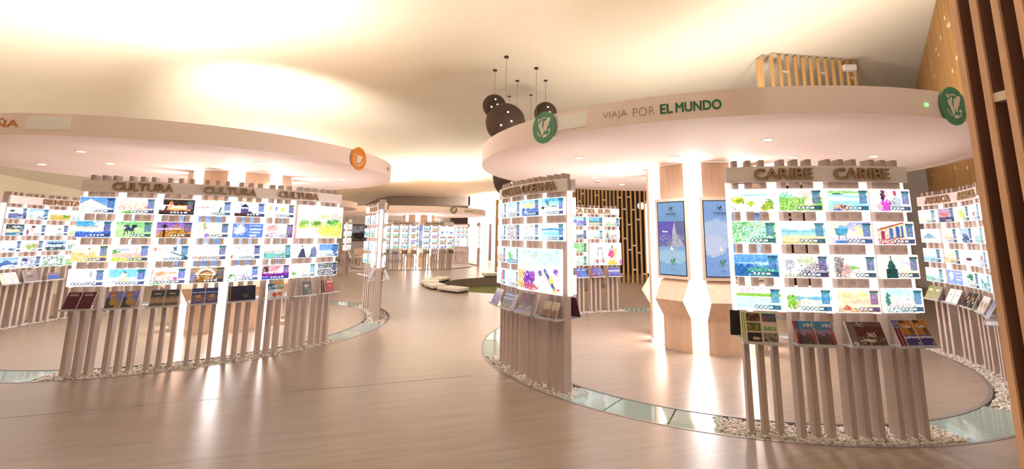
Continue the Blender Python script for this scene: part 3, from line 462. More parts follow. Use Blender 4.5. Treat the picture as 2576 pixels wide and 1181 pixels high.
bien = {'auto': 1, (5, 0): 'g e8f0f4 d0dce8|b .2 .3 .12 .1 303c48 .7|h .5 1 6870a8 6 .08|t 0 .5 1 1 402848 .3|u 2', (4, 0): 'g 90b8f0 f0f4f8|b .5 .4 .4 .2 f8f8fc .6|t 0 .6 1 1 506048 .3|u 3', (3, 0): 'g f4f8f8 e8f0c0|h .5 1 c8b850 5 .05|t 0 .6 1 1 e08848 .4|b .8 .6 .2 .15 58a038 .7', (5, 1): 'g 303438 484844|b .5 .25 .35 .12 e8f0ec .7|h .45 .75 e8d8b0 6 .05|h .75 1 3880a8 5 .05|t 0 0 1 .4 101418 .35|u 1', (4, 1): 'g f8f0f4 f4f4fa|b .35 .2 .1 .12 58383c .6|b .3 .5 .12 .15 e8b0a8 .6|b .1 .7 .06 .25 904068 .6|u 3', (3, 1): 'g fdfdfa fafaf4|b .55 .4 .08 .06 804048 .6|u 3', (5, 2): 'g fafafa f4f8fa|b .1 .7 .05 .06 303038 .5|b .55 .75 .2 .1 405878 .7|u 2', (4, 2): 'g f0f4ec f4f4f0|b .4 .55 .35 .25 98b060 .8|b .7 .5 .15 .2 d8a070 .8|u 3 486898', (3, 2): 'g 98b0c8 e8f0f4|b .5 .3 .5 .1 385880 .6|h .6 1 303c40 6 .1|t 0 .5 1 1 e8f0f0 .35', (5, 3): 'g 8cb8e8 e8f0f8|p 0,.5,.4,.25,.7,.5,1,.45,1,.7,0,.7 5070b0|b .6 .75 .3 .15 f4f8fc .5|t 0 .6 1 1 304068 .3', (4, 3): 'g c8ccd8 e8e8f0|t 0 .1 1 1 687090 .35|b .2 .3 .15 .15 303858 .8|u 3 486090', (3, 3): 'g f0f4f0 d8e0dc|t 0 0 1 1 488050 .4|t 0 0 1 1 203020 .3|b .5 .6 .2 .2 e8e8f0 .7'}
stand('pale stand lettered BIENESTAR at the far left edge', LP, BA, None, bien, [], [('BIENESTAR', -177.2+360, 168.3)], seed=71, res=(44, 24))
IA = [11.6+7.1*k for k in range(5)]
stand('slim end-on stand lettered IBER to the right of CULTURA', LP, IA, None, {'big': [(0, 1, 2, 3, 'g fafafa f8f4f4|h .8 1 f0f0f4 4 .03|b .3 .75 .05 .22 e06858 .4|b .7 .75 .07 .25 e05848 .4|b .5 .3 .3 .1 e8e8ec .5|b .85 .35 .1 .05 a8b8b8 .5')], 'auto': 1}, [('P', 12, 14)], [('IBER', 38, 27), ('P', 21, 17)], seed=83)
LB = [78+7.1*k for k in range(7)]
stand('pale stand at the back of the left ring, seen through the CULTURA gaps', LP, LB, None, {'auto': 1}, seed=95)
# far ring
EA = [-104.5+7.2*k for k in range(5)]; EB = [-66+6.9*k for k in range(4)]; EP = Pod((-6.0, 24.3), 3.4)
stand('left of the two distant ESCAPADAS stands', FP, EA, {'auto': 1}, None, [('ESCAPADAS', -92.5, -77.3)], seed=13)
stand('right of the two distant ESCAPADAS stands, with one large white screen', FP, EB, {'auto': 1, 'big': [(2, 3, 0, 1, 'g fcfdff f8fbfc|b .1 .6 .06 .15 3060a8 .4|b .45 .55 .1 .05 587890 .7|b .78 .6 .18 .08 6088b8 .7|r .6 .72 .95 .76 4068a0')]}, None, [('ESCAPADAS', -67.6, -52.3)], seed=14)
stand('distant pale stand to the right behind the second ESCAPADAS sign', FP, [38+7*k for k in range(4)], None, {'auto': 1, 'big': [(0, 1, 2, 3, 'g fff fafcfc|r .4 .3 .6 .34 c8ccd0')]}, seed=15)
stand('narrow distant stand seen end-on in front of the white wall', EP, [0, 7], {'auto': 1}, {'auto': 1}, seed=16)
stand('small distant stand seen between CULTURA and the slim IBER stand', BP, [8+7*k for k in range(3)], {'auto': 1}, {'auto': 1}, seed=18)

# ---------------------------------------------------------------- brochures
G501 = 'g d8c8b8 cdbfae|r .04 .03 .48 .3 4c3020|t .04 .03 .48 .3 c8823c .35|r .54 .03 .97 .3 3c5878|t .54 .1 .97 .3 a8543c .45|r .04 .35 .48 .62 50602c|t .04 .35 .48 .62 a8a040 .4|r .04 .67 .48 .95 281c14|b .3 .85 .13 .05 c8a890 .4|r .54 .67 .97 .93 9a8478|t .54 .67 .97 .93 40302c .4|r .54 .34 .97 .62 d8c8b8|r .56 .56 .95 .575 a09080'
for i, dx in enumerate((-.026, -.017, -.008)):
    brochure(RP, CA[0], 1, dx, .245 if i == 2 else .25, .24, 6+2*i, G501 if i == 2 else 'g a0b838 b8c848', 'grey 501 guide with six photos on the leftmost CARIBE shelf' if i == 2 else ['rearmost lime spine behind the 501 guide on the CARIBE stand', 'lime spined copy directly behind the grey 501 guide'][i],
             .014, 'guides on the CARIBE shelves', 'travel_guide', yb=-.12-.03*i, texts=[('501', .56, .93, .43, .55, 'greenprint', .03)] if i == 2 else (), W=48, cat='book')
M101 = 'g 3c78a0 50688c|h .36 .6 8a7090 4 .02|h .5 1 5c3c40 7 .12|h .66 1 3c2428 7 .06|t 0 .6 1 1 70403c .3|l .85 .2 .9 1 .03 b03c30'
for i, (dx, lb) in enumerate(((-.135, 'red edged spare behind the left 101 magazine'), (-.072, 'left of the two blue and brown 101 magazines on CARIBE'), (.075, 'right of the two blue and brown 101 magazines on CARIBE'))):
    brochure(RP, CA[1], 1, dx, .05 if i == 0 else .145, .2, 27, 'g c02838 a01830|t .2 .3 .8 .8 f0d0c8 .4' if i == 0 else M101, lb, .008, 'guides on the CARIBE shelves', 'magazine', texts=() if i == 0 else [('101', .5, .92, .76, .9, 'whiteprint', .01)], W=36, cat='magazine')
brochure(RP, CA[2], 1, .0, .29, .2, 24, 'g 6a504c 5c3c38|r 0 0 .2 1 746864|b .12 .88 .08 .1 c0c8c8 .3|t .2 .02 .5 .2 b0a49c .45|r .22 .22 1 .6 5c2824|t .22 .62 1 .95 b8a898 .35|b .5 .75 .2 .06 d0c4b4 .5|t .0 0 1 1 3c2828 .2', 'wide dark red 365 book on the third CARIBE shelf', .02, 'guides on the CARIBE shelves', 'travel_guide', texts=[('365', .5, .74, .4, .56, 'whiteprint', 0)], W=50, cat='book')
CUBA = 'g b0722c a86828|b .3 .06 .25 .06 30281c .6|b .75 .4 .16 .14 4c3c30 .5|h .56 .62 58549c 4 .02|h .62 .68 d0c8e0 4 .02|h .7 1 38307c 5 .04|b .85 .88 .09 .06 c8a040 .3|t 0 .7 1 1 504890 .3'
for i, dx in enumerate((-.148, -.118)): brochure(RP, CA[3], 1, dx, .03, .215, 24, 'g 4848a0 802038|r 0 .3 1 1 782038|t .2 .05 .8 .3 fff .4', ['leftmost maroon and violet strip beside the Cuba guides', 'second maroon and violet strip, touching the Cuba guides'][i], .006, 'guides on the CARIBE shelves', 'travel_guide', W=8, cat='book')
for i, dx in enumerate((-.035, .095)): brochure(RP, CA[3], 1, dx, .125, .215, 26, CUBA, ['left of the two orange Cuba guides on the last CARIBE shelf', 'right of the two orange Cuba guides on the last CARIBE shelf'][i], .01, 'guides on the CARIBE shelves', 'travel_guide', texts=[('Cuba', .2, .8, .7, .82, 'whiteprint', 0)], W=30, cat='book')
# dark tablet-like sign seen left of the first CARIBE post, on the inner side
brochure(RP, CA[0]+.3, -1, .16, .13, .22, 6, 'g 2c2622 26201e|t .1 .3 .9 .7 38302c .3', 'dark grey framed card at the left edge of the CARIBE stand', .012, None, 'card', yb=-.12, edge='black', cat='card')
def pair(pod, a, cover, labels, w_=.135, h_=.21, tilt=26, group=None, xs=(-.07, .07), **k):
    for x, lb in zip(xs, labels): brochure(pod, a, k.pop('side', 1) if 'side' in k and x == xs[-1] else k.get('side', 1), x, w_, h_, tilt, cover, lb, group=group, **{q: v for q, v in k.items() if q != 'side'})
GC = 'brochures on the CULTURA shelves'
pair(LP, KA[0], 'g 5c1c30 541a2c|r .0 .0 .05 1 48141f|t .2 .1 .8 .14 e8dce0 .6|t .15 .17 .85 .22 e8dce0 .6', ['left of the two plain maroon brochures under CULTURA', 'right of the two plain maroon brochures under CULTURA'], group=GC, W=30)
MAN = 'g 7478c0 6c70b0|b .35 .12 .24 .12 a86838 .5|b .38 .28 .15 .13 c89850 .4|b .38 .32 .1 .04 704820 .6|r 0 .62 .6 1 302c24|b .0 .6 .3 .3 38302c .3|b .55 .62 .3 .22 b08838 .5|b .8 .85 .15 .25 a87c30 .5|r .55 .36 1 .39 5058a0'
pair(LP, KA[1], MAN, ['left of the two violet magazines showing a turbaned figure', 'right of the two violet magazines showing a turbaned figure'], group=GC, W=32, w_=.148, xs=(-.075, .077), name='magazine')
PANC = 'g 302c2c 3c3430|h .42 1 6c5444 6 .04|h .5 .75 a08470 6 .08|h .8 1 4c3c34 5 .04|t 0 .4 1 1 8a6c58 .3'
pair(LP, KA[2], PANC, ['left of the two black and brown PAN magazines', 'right of the two black and brown PAN magazines'], group=GC, texts=[('PAN', .3, .7, .72, .79, 'whiteprint', .01)], W=24, name='magazine')
AND = 'g 24306c 2c3c7c|h .25 .3 a8b8e8 2 .01|h .45 1 4c4468 7 .08|b .5 .5 .3 .12 b88c50 .7|t 0 .5 1 .9 c8a068 .3|h .88 1 4a3090 3 .02'
pair(LP, KA[3], AND, ['left of the two navy brochures with a golden hill town', 'right of the two navy brochures with a golden hill town'], group=GC, W=24)
brochure(LP, KA[4], 1, -.12, .06, .205, 20, 'g 204048 183440', 'dark teal booklet peeking out behind the wide navy book', .01, GC, 'booklet', yb=-.165)
brochure(LP, KA[4], 1, .01, .285, .205, 18, 'g 1c1838 141430|t .1 .3 .5 .36 40487c .5|b .7 .2 .1 .03 505c90 .6|b .62 .6 .12 .15 4c5048 .8|h .8 1 20183c 5 .03', 'wide dark navy book on the fifth CULTURA shelf', .02, GC, 'travel_book', W=40, cat='book')
brochure(LP, KA[5], 1, .0, .21, .215, 14, 'g a8c8d8 e8e0d8|r .4 0 1 .14 e0902c|b .2 .15 .18 .14 306478 .8|b .3 .35 .2 .1 5878c8 .8|b .75 .35 .2 .12 50a868 .8|b .7 .4 .08 .08 e88850 .6|b .4 .75 .2 .14 d03c48 .8|b .75 .72 .14 .14 d8602c .8|b .55 .5 .3 .06 fff .6|b .25 .9 .15 .06 50a8b8 .6|t 0 .3 1 1 304878 .15', 'colourful illustrated map book under CULTURA', .01, GC, 'map_book', W=36, cat='book')
brochure(LP, KA[6], 1, .02, .145, .2, 10, 'g 342c28 302824|b .5 .32 .3 .1 c8b0a0 .9|r .3 .5 .85 .53 50b090|b .75 .75 .1 .08 c89030 .3|t .2 .6 .6 .8 8a8078 .3', 'small black guide with a gold seal on the CULTURA stand', .02, GC, 'travel_guide', W=26, cat='book')
brochure(LP, KA[6], 1, .13, .05, .2, 22, 'g b8a8a0 988880', 'grey leaflet right of the small black guide', .004, GC, 'leaflet', yb=-.15, W=8)
for i in range(3): brochure(LP, KA[7], 1, -.02+.012*i, .15, .19, 8+3*i, 'g a83038 b03c40|b .6 .45 .25 .06 c88850 .6|b .5 .72 .3 .1 a05868 .6|b .4 .78 .1 .05 503878 .5' if i == 2 else 'g 9c2c34 983038', ['rearmost red copy of the 5000 guide', 'middle red copy behind the front 5000 guide', 'front red 5000 guide at the right end of CULTURA'][i], .016, GC, 'travel_guide', yb=-.11-.035*i, texts=[('5000', .2, .95, .78, .95, 'whiteprint', .02)] if i == 2 else (), W=26, cat='book')
GO = 'brochures on the OCEANIA shelves'
BLU = 'g 3c508c 4458a0|h .15 .22 c8d0f0 3 .01|h .35 .45 a8b0d8 3 .01|h .55 1 484440 5 .04|b .4 .75 .05 .1 e87060 .3|b .85 .85 .06 .08 f0a080 .3'
pair(RP, OA[0], 'g e8e8f4 6858b0|t 0 .3 1 1 4838a8 .4', ['violet and white leaflet at the far left end of the OCEANIA shelf', 'white and violet leaflet beside the navy OCEANIA brochures'], group=GO, W=14)
pair(RP, OA[1], BLU, ['left navy brochure with grey base, OCEANIA second shelf', 'right navy brochure with grey base, OCEANIA second shelf'], group=GO, W=20, xs=(-.09, .035))
brochure(RP, OA[1], 1, .15, .08, .2, 26, 'g b8b0d0 9a8cb8|l .5 0 .5 .6 .03 5868a0', 'lilac leaflet between the navy and purple OCEANIA brochures', .006, GO, 'leaflet', W=10)
PUR = 'g 4c3c54 7c749c|b .7 .15 .1 .14 d83c48 .4|t 0 .1 1 .6 a88898 .4|b .5 .7 .35 .07 a0a868 .5|h .82 1 a098b8 4 .03|t 0 .1 1 .5 382838 .35'
pair(RP, OA[2], PUR, ['left purple magazine with red ribbon and green oval', 'right purple magazine with red ribbon and green oval'], group=GO, W=26, xs=(-.08, .06), w_=.14, h_=.235, name='magazine')
brochure(RP, OA[2], 1, .15, .04, .23, 22, 'g c8b8b0 b8a8a0', 'beige booklets edge right of the purple magazines', .02, GO, 'booklet', W=8, yb=-.16)
BEI = 'g c8b8a0 b8a088|h .5 1 7c5040 7 .1|t 0 .1 1 .5 806c58 .25|h .85 1 4c4448 4 .03|b .2 .92 .08 .05 40c098 .3'
pair(RP, OA[3], BEI, ['left of the two beige guides low on the right OCEANIA shelf', 'right of the two beige guides low on the right OCEANIA shelf'], group=GO, W=22, w_=.105, h_=.185, xs=(-.06, .06), yb=-.17)
for i in range(3): brochure(RP, OA[3], -1, -.1+.09*i, .1, .22, 18+3*i, ['g 50284c 68304c|t 0 .3 1 1 302028 .4', 'g 402c60 5c2848', 'g 702848 58203c'][i], ['maroon magazine nearest the OCEANIA end post, inner side', 'middle purple magazine behind the OCEANIA end post', 'innermost wine red magazine behind the OCEANIA stand'][i], .014, GO, 'magazine', W=12, cat='magazine', edge='maroon')
GA = 'brochures on the AMERICA DEL SUR shelf'
AB = ['g 5058b0 6868c0|h .3 .45 c8c8e8 5 .02|h .7 1 3c3c90 5 .03', 'g 4c48a0 5850a0|t .1 .2 .9 .8 d0c0b0 .35|h .75 1 582c60 5 .05', 'g 3458b8 4464b8|t .1 .3 .9 .8 283c80 .4|b .5 .2 .3 .05 d8e0f8 .5', 'g 2f54b0 3c60b8|b .5 .35 .35 .08 e0e8f8 .6|t 0 .6 1 1 283c78 .4']
AN = ['fourth shelf from the left', 'third shelf from the left', 'second shelf from the left', 'first shelf beside the OCEANIA post']
for k in range(4): pair(RP, AA[k], AB[k], ['left %s brochure of the AMERICA DEL SUR %s' % (['lilac', 'purple', 'blue', 'bright blue'][k], AN[k]), 'right %s brochure of the AMERICA DEL SUR %s' % (['lilac', 'purple', 'blue', 'bright blue'][k], AN[k])], group=GA, side=-1, W=16, w_=.13)
for k in (1, 2): brochure(RP, AA[k], -1, -.15, .035, .21, 24, 'g 90204c a02c50', ['', 'wine red strip left of the purple pair, AMERICA DEL SUR', 'wine red strip left of the blue pair, AMERICA DEL SUR'][k], .006, GA, 'leaflet', W=6)
GF = 'brochures on the AFRICA shelf'
AFC = ['g 8c9058 b8b088|b .5 .3 .3 .1 e0e0c8 .5', 'g f0ece8 e8e4e0|b .5 .4 .1 .05 605058 .3', 'g 302c30 403c3c|b .4 .4 .15 .12 d8a050 .8|b .7 .6 .12 .1 e0d0c0 .8', 'g e0d8cc c8bca8|b .5 .5 .3 .2 908070 .8', 'g 6870a8 c8c8e0|t 0 0 1 1 283058 .4']
AFN = ['olive green', 'white', 'black', 'cream', 'blue and white']
for k in range(5): pair(RP, sorted(FA)[5-k], AFC[k], ['left %s leaflet on the AFRICA shelf' % AFN[k], 'right %s leaflet on the AFRICA shelf' % AFN[k]], group=GF, side=-1, W=14, w_=.13)
GB = 'brochures on the BIENESTAR shelf'
pair(LP, BA[0], 'g f0e4e0 e8dcd8|b .5 .45 .06 .04 c02838 .3|r .3 .25 .7 .28 a09090', ['left pale brochure with red dot under BIENESTAR', 'right pale brochure with red dot under BIENESTAR'], group=GB, side=-1, W=18, w_=.11, xs=(-.01, .11))
pair(LP, BA[0], 'g e8dcc8 dccdb8|b .5 .1 .3 .04 606048 .5', ['leftmost cream strip under BIENESTAR', 'second cream strip under BIENESTAR'], group=GB, side=-1, W=8, w_=.045, xs=(-.14, -.09))
brochure(LP, BA[1], -1, .0, .24, .22, 20, 'g 9c8c88 8a7c7c|b .5 .5 .3 .15 706468 .8|b .4 .3 .2 .1 b8aca8 .8', 'grey brown landscape book under BIENESTAR', .02, GB, 'travel_book', W=26, cat='book')
brochure(LP, BA[2], -1, .0, .22, .14, 20, 'g 8c7c90 706880|r .05 .45 .95 .75 4468c0', 'low grey and blue brochure under BIENESTAR', .01, GB, W=20)
GI = 'brochures on the IBER stand'
for k in range(3): brochure(LP, IA[k], -1, -.04, .16, .22, 24, ['g a89c90 70685c|t 0 0 1 1 403830 .3', 'g e0d4c0 c8bca8', 'g 88a8d0 b090b8|b .4 .4 .3 .2 e870a8 .7'][k], ['brown booklets nearest the IBER end post', 'cream booklet in the middle of the IBER shelf', 'pink and blue brochure at the left of the IBER shelf'][k], .03, GI, 'booklet', W=12)
for k in range(2): brochure(LP, IA[0], 1, -.06+.1*k, .11, .21, 22, ['g 30282c 4c4044', 'g e8e0dc c03040|r 0 0 1 .7 e8e0dc'][k], ['black leaflet at the outer right of the IBER post', 'white leaflet with red foot outside the IBER post'][k], .02, GI, 'leaflet', W=10)
ER = ['pink', 'blue and yellow', 'navy striped', 'brown', 'red and grey', 'grey', 'violet', 'olive', 'dark brown']
EC = ['g c890a8 805868', 'g 4878b8 c8b050', 'g e8e4e0 303c78', 'g a87858 785440', 'g b06858 888078', 'g 989088 686460', 'g 8878b0 e8e4f4', 'g a09878 706c50', 'g 6c5048 403028']
for k, a in enumerate(EA+EB): pair(FP, a, EC[k]+'|t 0 0 1 1 403838 .3', ['left %s leaflet on the far ESCAPADAS shelf' % ER[k], 'right %s leaflet on the far ESCAPADAS shelf' % ER[k]], group='leaflets on the ESCAPADAS shelves', W=8, name='leaflet')
for k, a in enumerate((0, 7)): brochure(EP, a, 1, 0, .25, .22, 24, 'g 5c3c50 48303c', ['dark plum booklet nearest on the narrow far stand', 'dark plum booklet furthest back on the narrow far stand'][k], .03, 'booklets on the narrow far stand', 'booklet', W=8)
brochure(BP, 8, 1, 0, .22, .22, 22, 'g e8c850 4870b0|t 0 0 1 1 fff .3', 'blue and yellow leaflet on the small far stand', .02, None, 'leaflet', W=8)

# ---------------------------------------------------------------- canopies
def canopy(label, c, R, zb, zt, lights, seg=96, pw=66):
    root = thing('round_canopy', label, 'canopy', (c[0], c[1], zb))
    q = MB(); q.arc((0, 0), R-.12, R, 0, zt-zb, 0, 360, seg); q.obj('fascia', M['canopy'], root, smooth=False)
    q = MB(); q.disc((0, 0), R-.119, .003, .05, seg); q.obj('soffit', M['canopy'], root)
    for (r_, a) in lights:
        p = (r_*math.cos(rad(a)), r_*math.sin(rad(a)))
        q = MB(); q.arc(p, .05, .064, -.006, .001, 0, 360, 20); d = q.obj('downlight', M['white'], root)
        q = MB(); q.disc(p, .05, -.003, .0, 20); q.obj('lens', M['lamp'], d)
        L = spot('downlight_lamp', (c[0]+p[0], c[1]+p[1], zb-.02), (c[0]+p[0], c[1]+p[1], 0), pw, 155, 1, SOFT, .06)
    return root
def blob2(pts): return pts
WORLD = [  # outline shapes of the map emblem, unit disc coordinates x right, z up
 [(-.52, .38), (-.58, .2), (-.5, .02), (-.38, -.2), (-.28, -.42), (-.22, -.62), (-.14, -.62), (-.08, -.5), (0, -.35), (.02, -.2), (-.1, -.1), (-.18, .02), (-.2, .2), (-.12, .32), (-.3, .33), (-.44, .42)],
 [(-.3, .5), (-.22, .58), (-.12, .5), (-.14, .34), (-.26, .3)],
 [(.05, .45), (.22, .5), (.42, .68), (.68, .66), (.66, .42), (.56, .3), (.5, .1), (.36, -.02), (.3, -.2), (.22, -.4), (.14, -.38), (.06, -.2), (-.06, -.1), (-.04, .1), (.02, .25)],
 [(.44, -.22), (.6, -.18), (.68, -.3), (.58, -.4), (.44, -.36)],
 [(-.02, -.6), (.16, -.54), (.3, -.62), (.24, -.7), (-.1, -.74), (-.16, -.7)]]
SPAIN = [[(-.36, .38), (-.1, .36), (.3, .34), (.6, .26), (.5, .1), (.36, -.02), (.34, -.22), (.22, -.42), (-.06, -.5), (-.16, -.42), (-.34, -.42), (-.36, -.1), (-.3, .1)], [(-.24, -.72), (0, -.6), (.2, -.7), (0, -.8)], [(-.56, .55), (-.46, .5), (-.48, .38), (-.58, .42)]]
def arcpoly(r0, r1, a0, a1, n=10):
    return [(r1*math.cos(rad(a0+(a1-a0)*i/n)), r1*math.sin(rad(a0+(a1-a0)*i/n))) for i in range(n+1)]+[(r0*math.cos(rad(a1-(a1-a0)*i/n)), r0*math.sin(rad(a1-(a1-a0)*i/n))) for i in range(n+1)]
def emblem(root, R, a, z, r, disc, ink, shapes, arcs, zb):
    rz = rad(a+90); P = Vector((R*math.cos(rad(a)), R*math.sin(rad(a)), z-zb))
    q = MB(); q.prism([(r*math.cos(2*PI*i/40), r*math.sin(2*PI*i/40)) for i in range(40)], -.022, -.010); d = q.obj('round_emblem', M[disc], root, loc=P, rz=rz)
    q = MB()
    for s in shapes: q.prism([(x*r*.82, y*r*.82) for x, y in s], -.0245, -.022)
    for s in arcs: q.prism([(x*r*.82, y*r*.82) for x, y in s], -.0245, -.022)
    q.obj('emblem_print', M[ink], d)
WARC = [arcpoly(.68, .75, 70, 115), arcpoly(.70, .77, 200, 245), arcpoly(.72, .79, 262, 325), arcpoly(.06, .13, 0, 350)]
WARC[3] = [(x-.5, y+.6) for x, y in WARC[3]]
SARC = [arcpoly(.70, .78, 150, 345)]
def fascia_text(root, s, m, R, a0, a1, z0, z1, zb, bold=0, thick=None):
    def fn(u, v, d): a = rad(a0+(a1-a0)*u); r_ = R+.001+.004*d; return (r_*math.cos(a), r_*math.sin(a), z0+(z1-z0)*v-zb)
    text_obj('fascia_lettering', s, M[m], fn, root, bold, thick=thick)
ZB, ZT = 2.69, 2.945
rc = (2.757, 7.393); RR = 3.505
cr = canopy('big round white canopy reading VIAJA POR EL MUNDO with green emblems', rc, RR, ZB, ZT, [(2.4, -92), (1.46, -121), (1.85, 146), (2.35, -151), (2.33, -36), (1.54, -57), (2.3, 60), (2.3, 110)])
emblem(cr, RR, -137.2, 2.812, .183, 'green', 'signwhite', WORLD, WARC, ZB)
emblem(cr, RR, -70.6, 2.817, .183, 'green', 'signwhite', WORLD, WARC, ZB)
fascia_text(cr, 'VIAJA', 'greytext', RR, -124.8, -120.6, 2.765, 2.85, ZB, -.028); fascia_text(cr, 'POR', 'greytext', RR, -119.6, -116.2, 2.765, 2.85, ZB, -.028)
fascia_text(cr, 'EL', 'greentext', RR, -115.3, -113.5, 2.765, 2.855, ZB, 0, (.022, .03)); fascia_text(cr, 'MUNDO', 'greentext', RR, -113.0, -106.5, 2.765, 2.855, ZB, 0, (.007, .03))
q = MB(); q.arc((0, 0), RR, RR+.004, 2.74-ZB, 2.905-ZB, -134.0, -127.8, 8); q.obj('blank_plate', M['plate'], cr)
q = MB(); q.arc((0, 0), RR, RR+.012, 2.79-ZB, 2.815-ZB, -76.2, -75.8, 2); q.obj('indicator_light', M['led'], cr)
# ceiling smoke sensor
sm = thing('smoke_detector', 'small white smoke detector on the soffit above AMERICA DEL SUR', 'smoke detector', (1.36, 8.9, ZB-.0001))
q = MB(); q.disc((0, 0), .06, -.03, 0, 24); q.obj('housing', M['white'], sm); q = MB(); q.disc((0, 0), .062, -.034, -.03, 24); q.obj('ring', M['grey'], sm)
lc = (-5.725, 8.136); LR = 3.106
cl = canopy('big round pink-beige canopy reading ESPAÑA with an orange emblem', lc, LR, ZB, ZT, [(2.1, -99), (2.3, -158), (1.35, -133), (1.35, -66), (2.0, -37), (1.35, 5), (2.2, 25), (2.3, 90), (2.3, 140)])
emblem(cl, LR, -16.8, 2.812, .185, 'orange', 'signwhite', SPAIN, SARC, ZB)
fascia_text(cl, 'VIAJA', 'greytext', LR, -117, -111.5, 2.78, 2.87, ZB, -.02); fascia_text(cl, 'POR', 'greytext', LR, -110.3, -106.3, 2.78, 2.87, ZB, -.02)
fascia_text(cl, 'ESPAÑA', 'orangetext', LR, -104.5, -91.0, 2.78, 2.885, ZB, .015)
fascia_text(cl, 'BI', 'greytext', LR, 4.0, 6.5, 2.80, 2.845, ZB, 0)
q = MB(); q.arc((0, 0), LR, LR+.004, 2.755-ZB, 2.905-ZB, -89.5, -80.8, 10); q.obj('blank_plate', M['plate'], cl)
cf = canopy('distant round canopy above the ESCAPADAS stands with a bronze emblem', (PF.x, PF.y), 3.82, ZB, ZT+.02, [(2.6, -120), (2.6, -60), (2, 0), (2.4, 80), (2.4, 170)], pw=170)
emblem(cf, 3.82, -48, 2.83, .19, 'olive', 'signwhite', WORLD[:1]+WORLD[2:3], WARC[:3], ZB)
emblem(cf, 3.82, -149, 2.83, .19, 'olive', 'signwhite', WORLD[:1]+WORLD[2:3], WARC[:3], ZB)
q = MB(); q.arc((0, 0), 3.82, 3.824, 2.79-ZB, 2.83-ZB, -38, -28, 8); q.obj('grey_caption', M['greytext'], cf)
cb = canopy('small distant white canopy peeping out right of the CULTURA stand', (PB.x, PB.y), 3.45, ZB, ZT, [(2.4, -30), (2.4, 60), (2.4, 180)])

# ---------------------------------------------------------------- lit columns and kiosks
def column(label, c, h):
    t = thing('lit_column', label, 'column', (c[0], c[1], 0)); q = MB(); q.disc((0, 0), .66, 0.02, h, 16); q.obj('lit_fabric', M['core'], t)
    q = MB(); q.disc((0, 0), .74, -.0, .02, 32); q.obj('base_plate', M['white'], t); return t
KP = [(.0, 0), (.0, .46), (.2, .72), (.0, .99)]
kscr = {}
def kiosk(label, c, a, kind, zt=2.69, r0=.82):
    P = (c[0]+r0*math.cos(rad(a)), c[1]+r0*math.sin(rad(a)), 0); rz = rad(a+90)
    t = thing('information_kiosk', label, 'kiosk', P, rz, 'kiosks around the lit columns')
    pts = [(0, .0), (0, .46), (-.2, .72), (-.01, .99)]; back = [(.055, .99), (-.13, .72), (.055, .47), (.055, 0)]
    prof = pts+back; q = MB(); n = len(prof); v = [(x, y, z) for x in (-.222, .222) for (y, z) in prof]; q.v = v
    q.f = [tuple(range(n)), tuple(range(2*n-1, n-1, -1))]+[(i, n+i, n+(i+1) % n, (i+1) % n) for i in range(n)]
    # concave caps: split into quads
    q.f = [(i, n+i, n+(i+1) % n, (i+1) % n) for i in range(n)]
    for o in (0, n): q.f += [(o+0, o+1, o+6, o+7), (o+1, o+2, o+5, o+6), (o+2, o+3, o+4, o+5)]
    q.obj('pedestal', M['oak'], t)
    q = MB(); q.box(-.27, .27, -.05, .05, 1.0, 2.17); h = q.obj('screen_housing', M['oakframe'], t, .006)
    q = MB(); q.box(-.225, .225, -.056, -.05, 1.05, 2.125); q.obj('display_bezel', M['black'], h)
    if kind not in kscr:
        sp = {'a': 'g 6f9cc8 8cb4d8|b .5 .1 .8 .1 7fa8d4 .2|r 0 .27 1 .62 6c6c98|p 0,.27,.62,.27,.5,.5,0,.62 6458b8|p .5,.62,.55,.4,.62,.28,.7,.45,1,.62 c0bcc8|t .05 .45 1 .62 9c98b0 .45|b .25 .41 .12 .015 f0ecf8 .5|r 0 .27 .02 .62 505080|r 0 .62 1 1 88b0d8|b .5 .75 .7 .1 a8c8e0 .2',
              'b': 'g 86a8dc 84a4dc|b .4 .45 .6 .22 b8c8e8 .15|b .3 .6 .4 .15 c8d0ea .2|b .8 .8 .3 .15 90acdc .2'}[kind]
        kscr[kind] = picmesh('display', paint(sp, 48, 112, 5, True), .43, 1.05, M['kshot'])
    d = put('display', kscr[kind], h, (0, -.0575, 1.5875))
    def tx(s, x0, x1, z0, z1, mm='navy', bd=0): text_obj('display_text', s, M[mm], lambda u, v, dd: (x0+(x1-x0)*u, -.0005-.001*dd, z0+(z1-z0)*v), d, bd)
    if kind:
        tx('PANGEA', -.075, .095, .335, .372, 'navy', .02); tx('THE TRAVEL STORE', -.065, .095, .316, .326, 'navy', 0)
        tx('HAGA', -.03, .04, -.215, -.203, 'greytext'); tx('MUNDO', -.025, .045, -.46, -.448, 'navy')
        q = MB()
        for s in WORLD[:1]+WORLD[2:]: q.prism([(.01+x*.045, .43+y*.045) for x, y in s], -.0015, -.0005)
        for s in (arcpoly(.9, 1, 100, 330, 14),): q.prism([(.01+x*.045, .43+y*.045) for x, y in s], -.0015, -.0005)
        q.obj('display_logo', M['navy'], d)
        q = MB()
        for s in WORLD+WARC[:3]: q.prism([(.01+x*.07, -.34+y*.07) for x, y in s], -.0015, -.0005)
        q.obj('display_map', M['green'], d)
        q = MB(); hand = [(-.022, 0), (-.028, .02), (-.012, .022), (-.01, .055), (0, .058), (.002, .028), (.022, .022), (.02, -.004), (.0, -.014)]
        q.prism([(.0+x, -.165+y) for x, y in hand], -.0015, -.0005); q.obj('hand_icon', M['whiteprint'], d)
    q = MB(); q.box(-.2, .2, .0, .05, .99, zt-.004); q.obj('wood_panel', M['oak'], t)
    return t
KC = (2.775, 7.38)
column('glowing white column in the middle of the right ring', KC, 2.69)
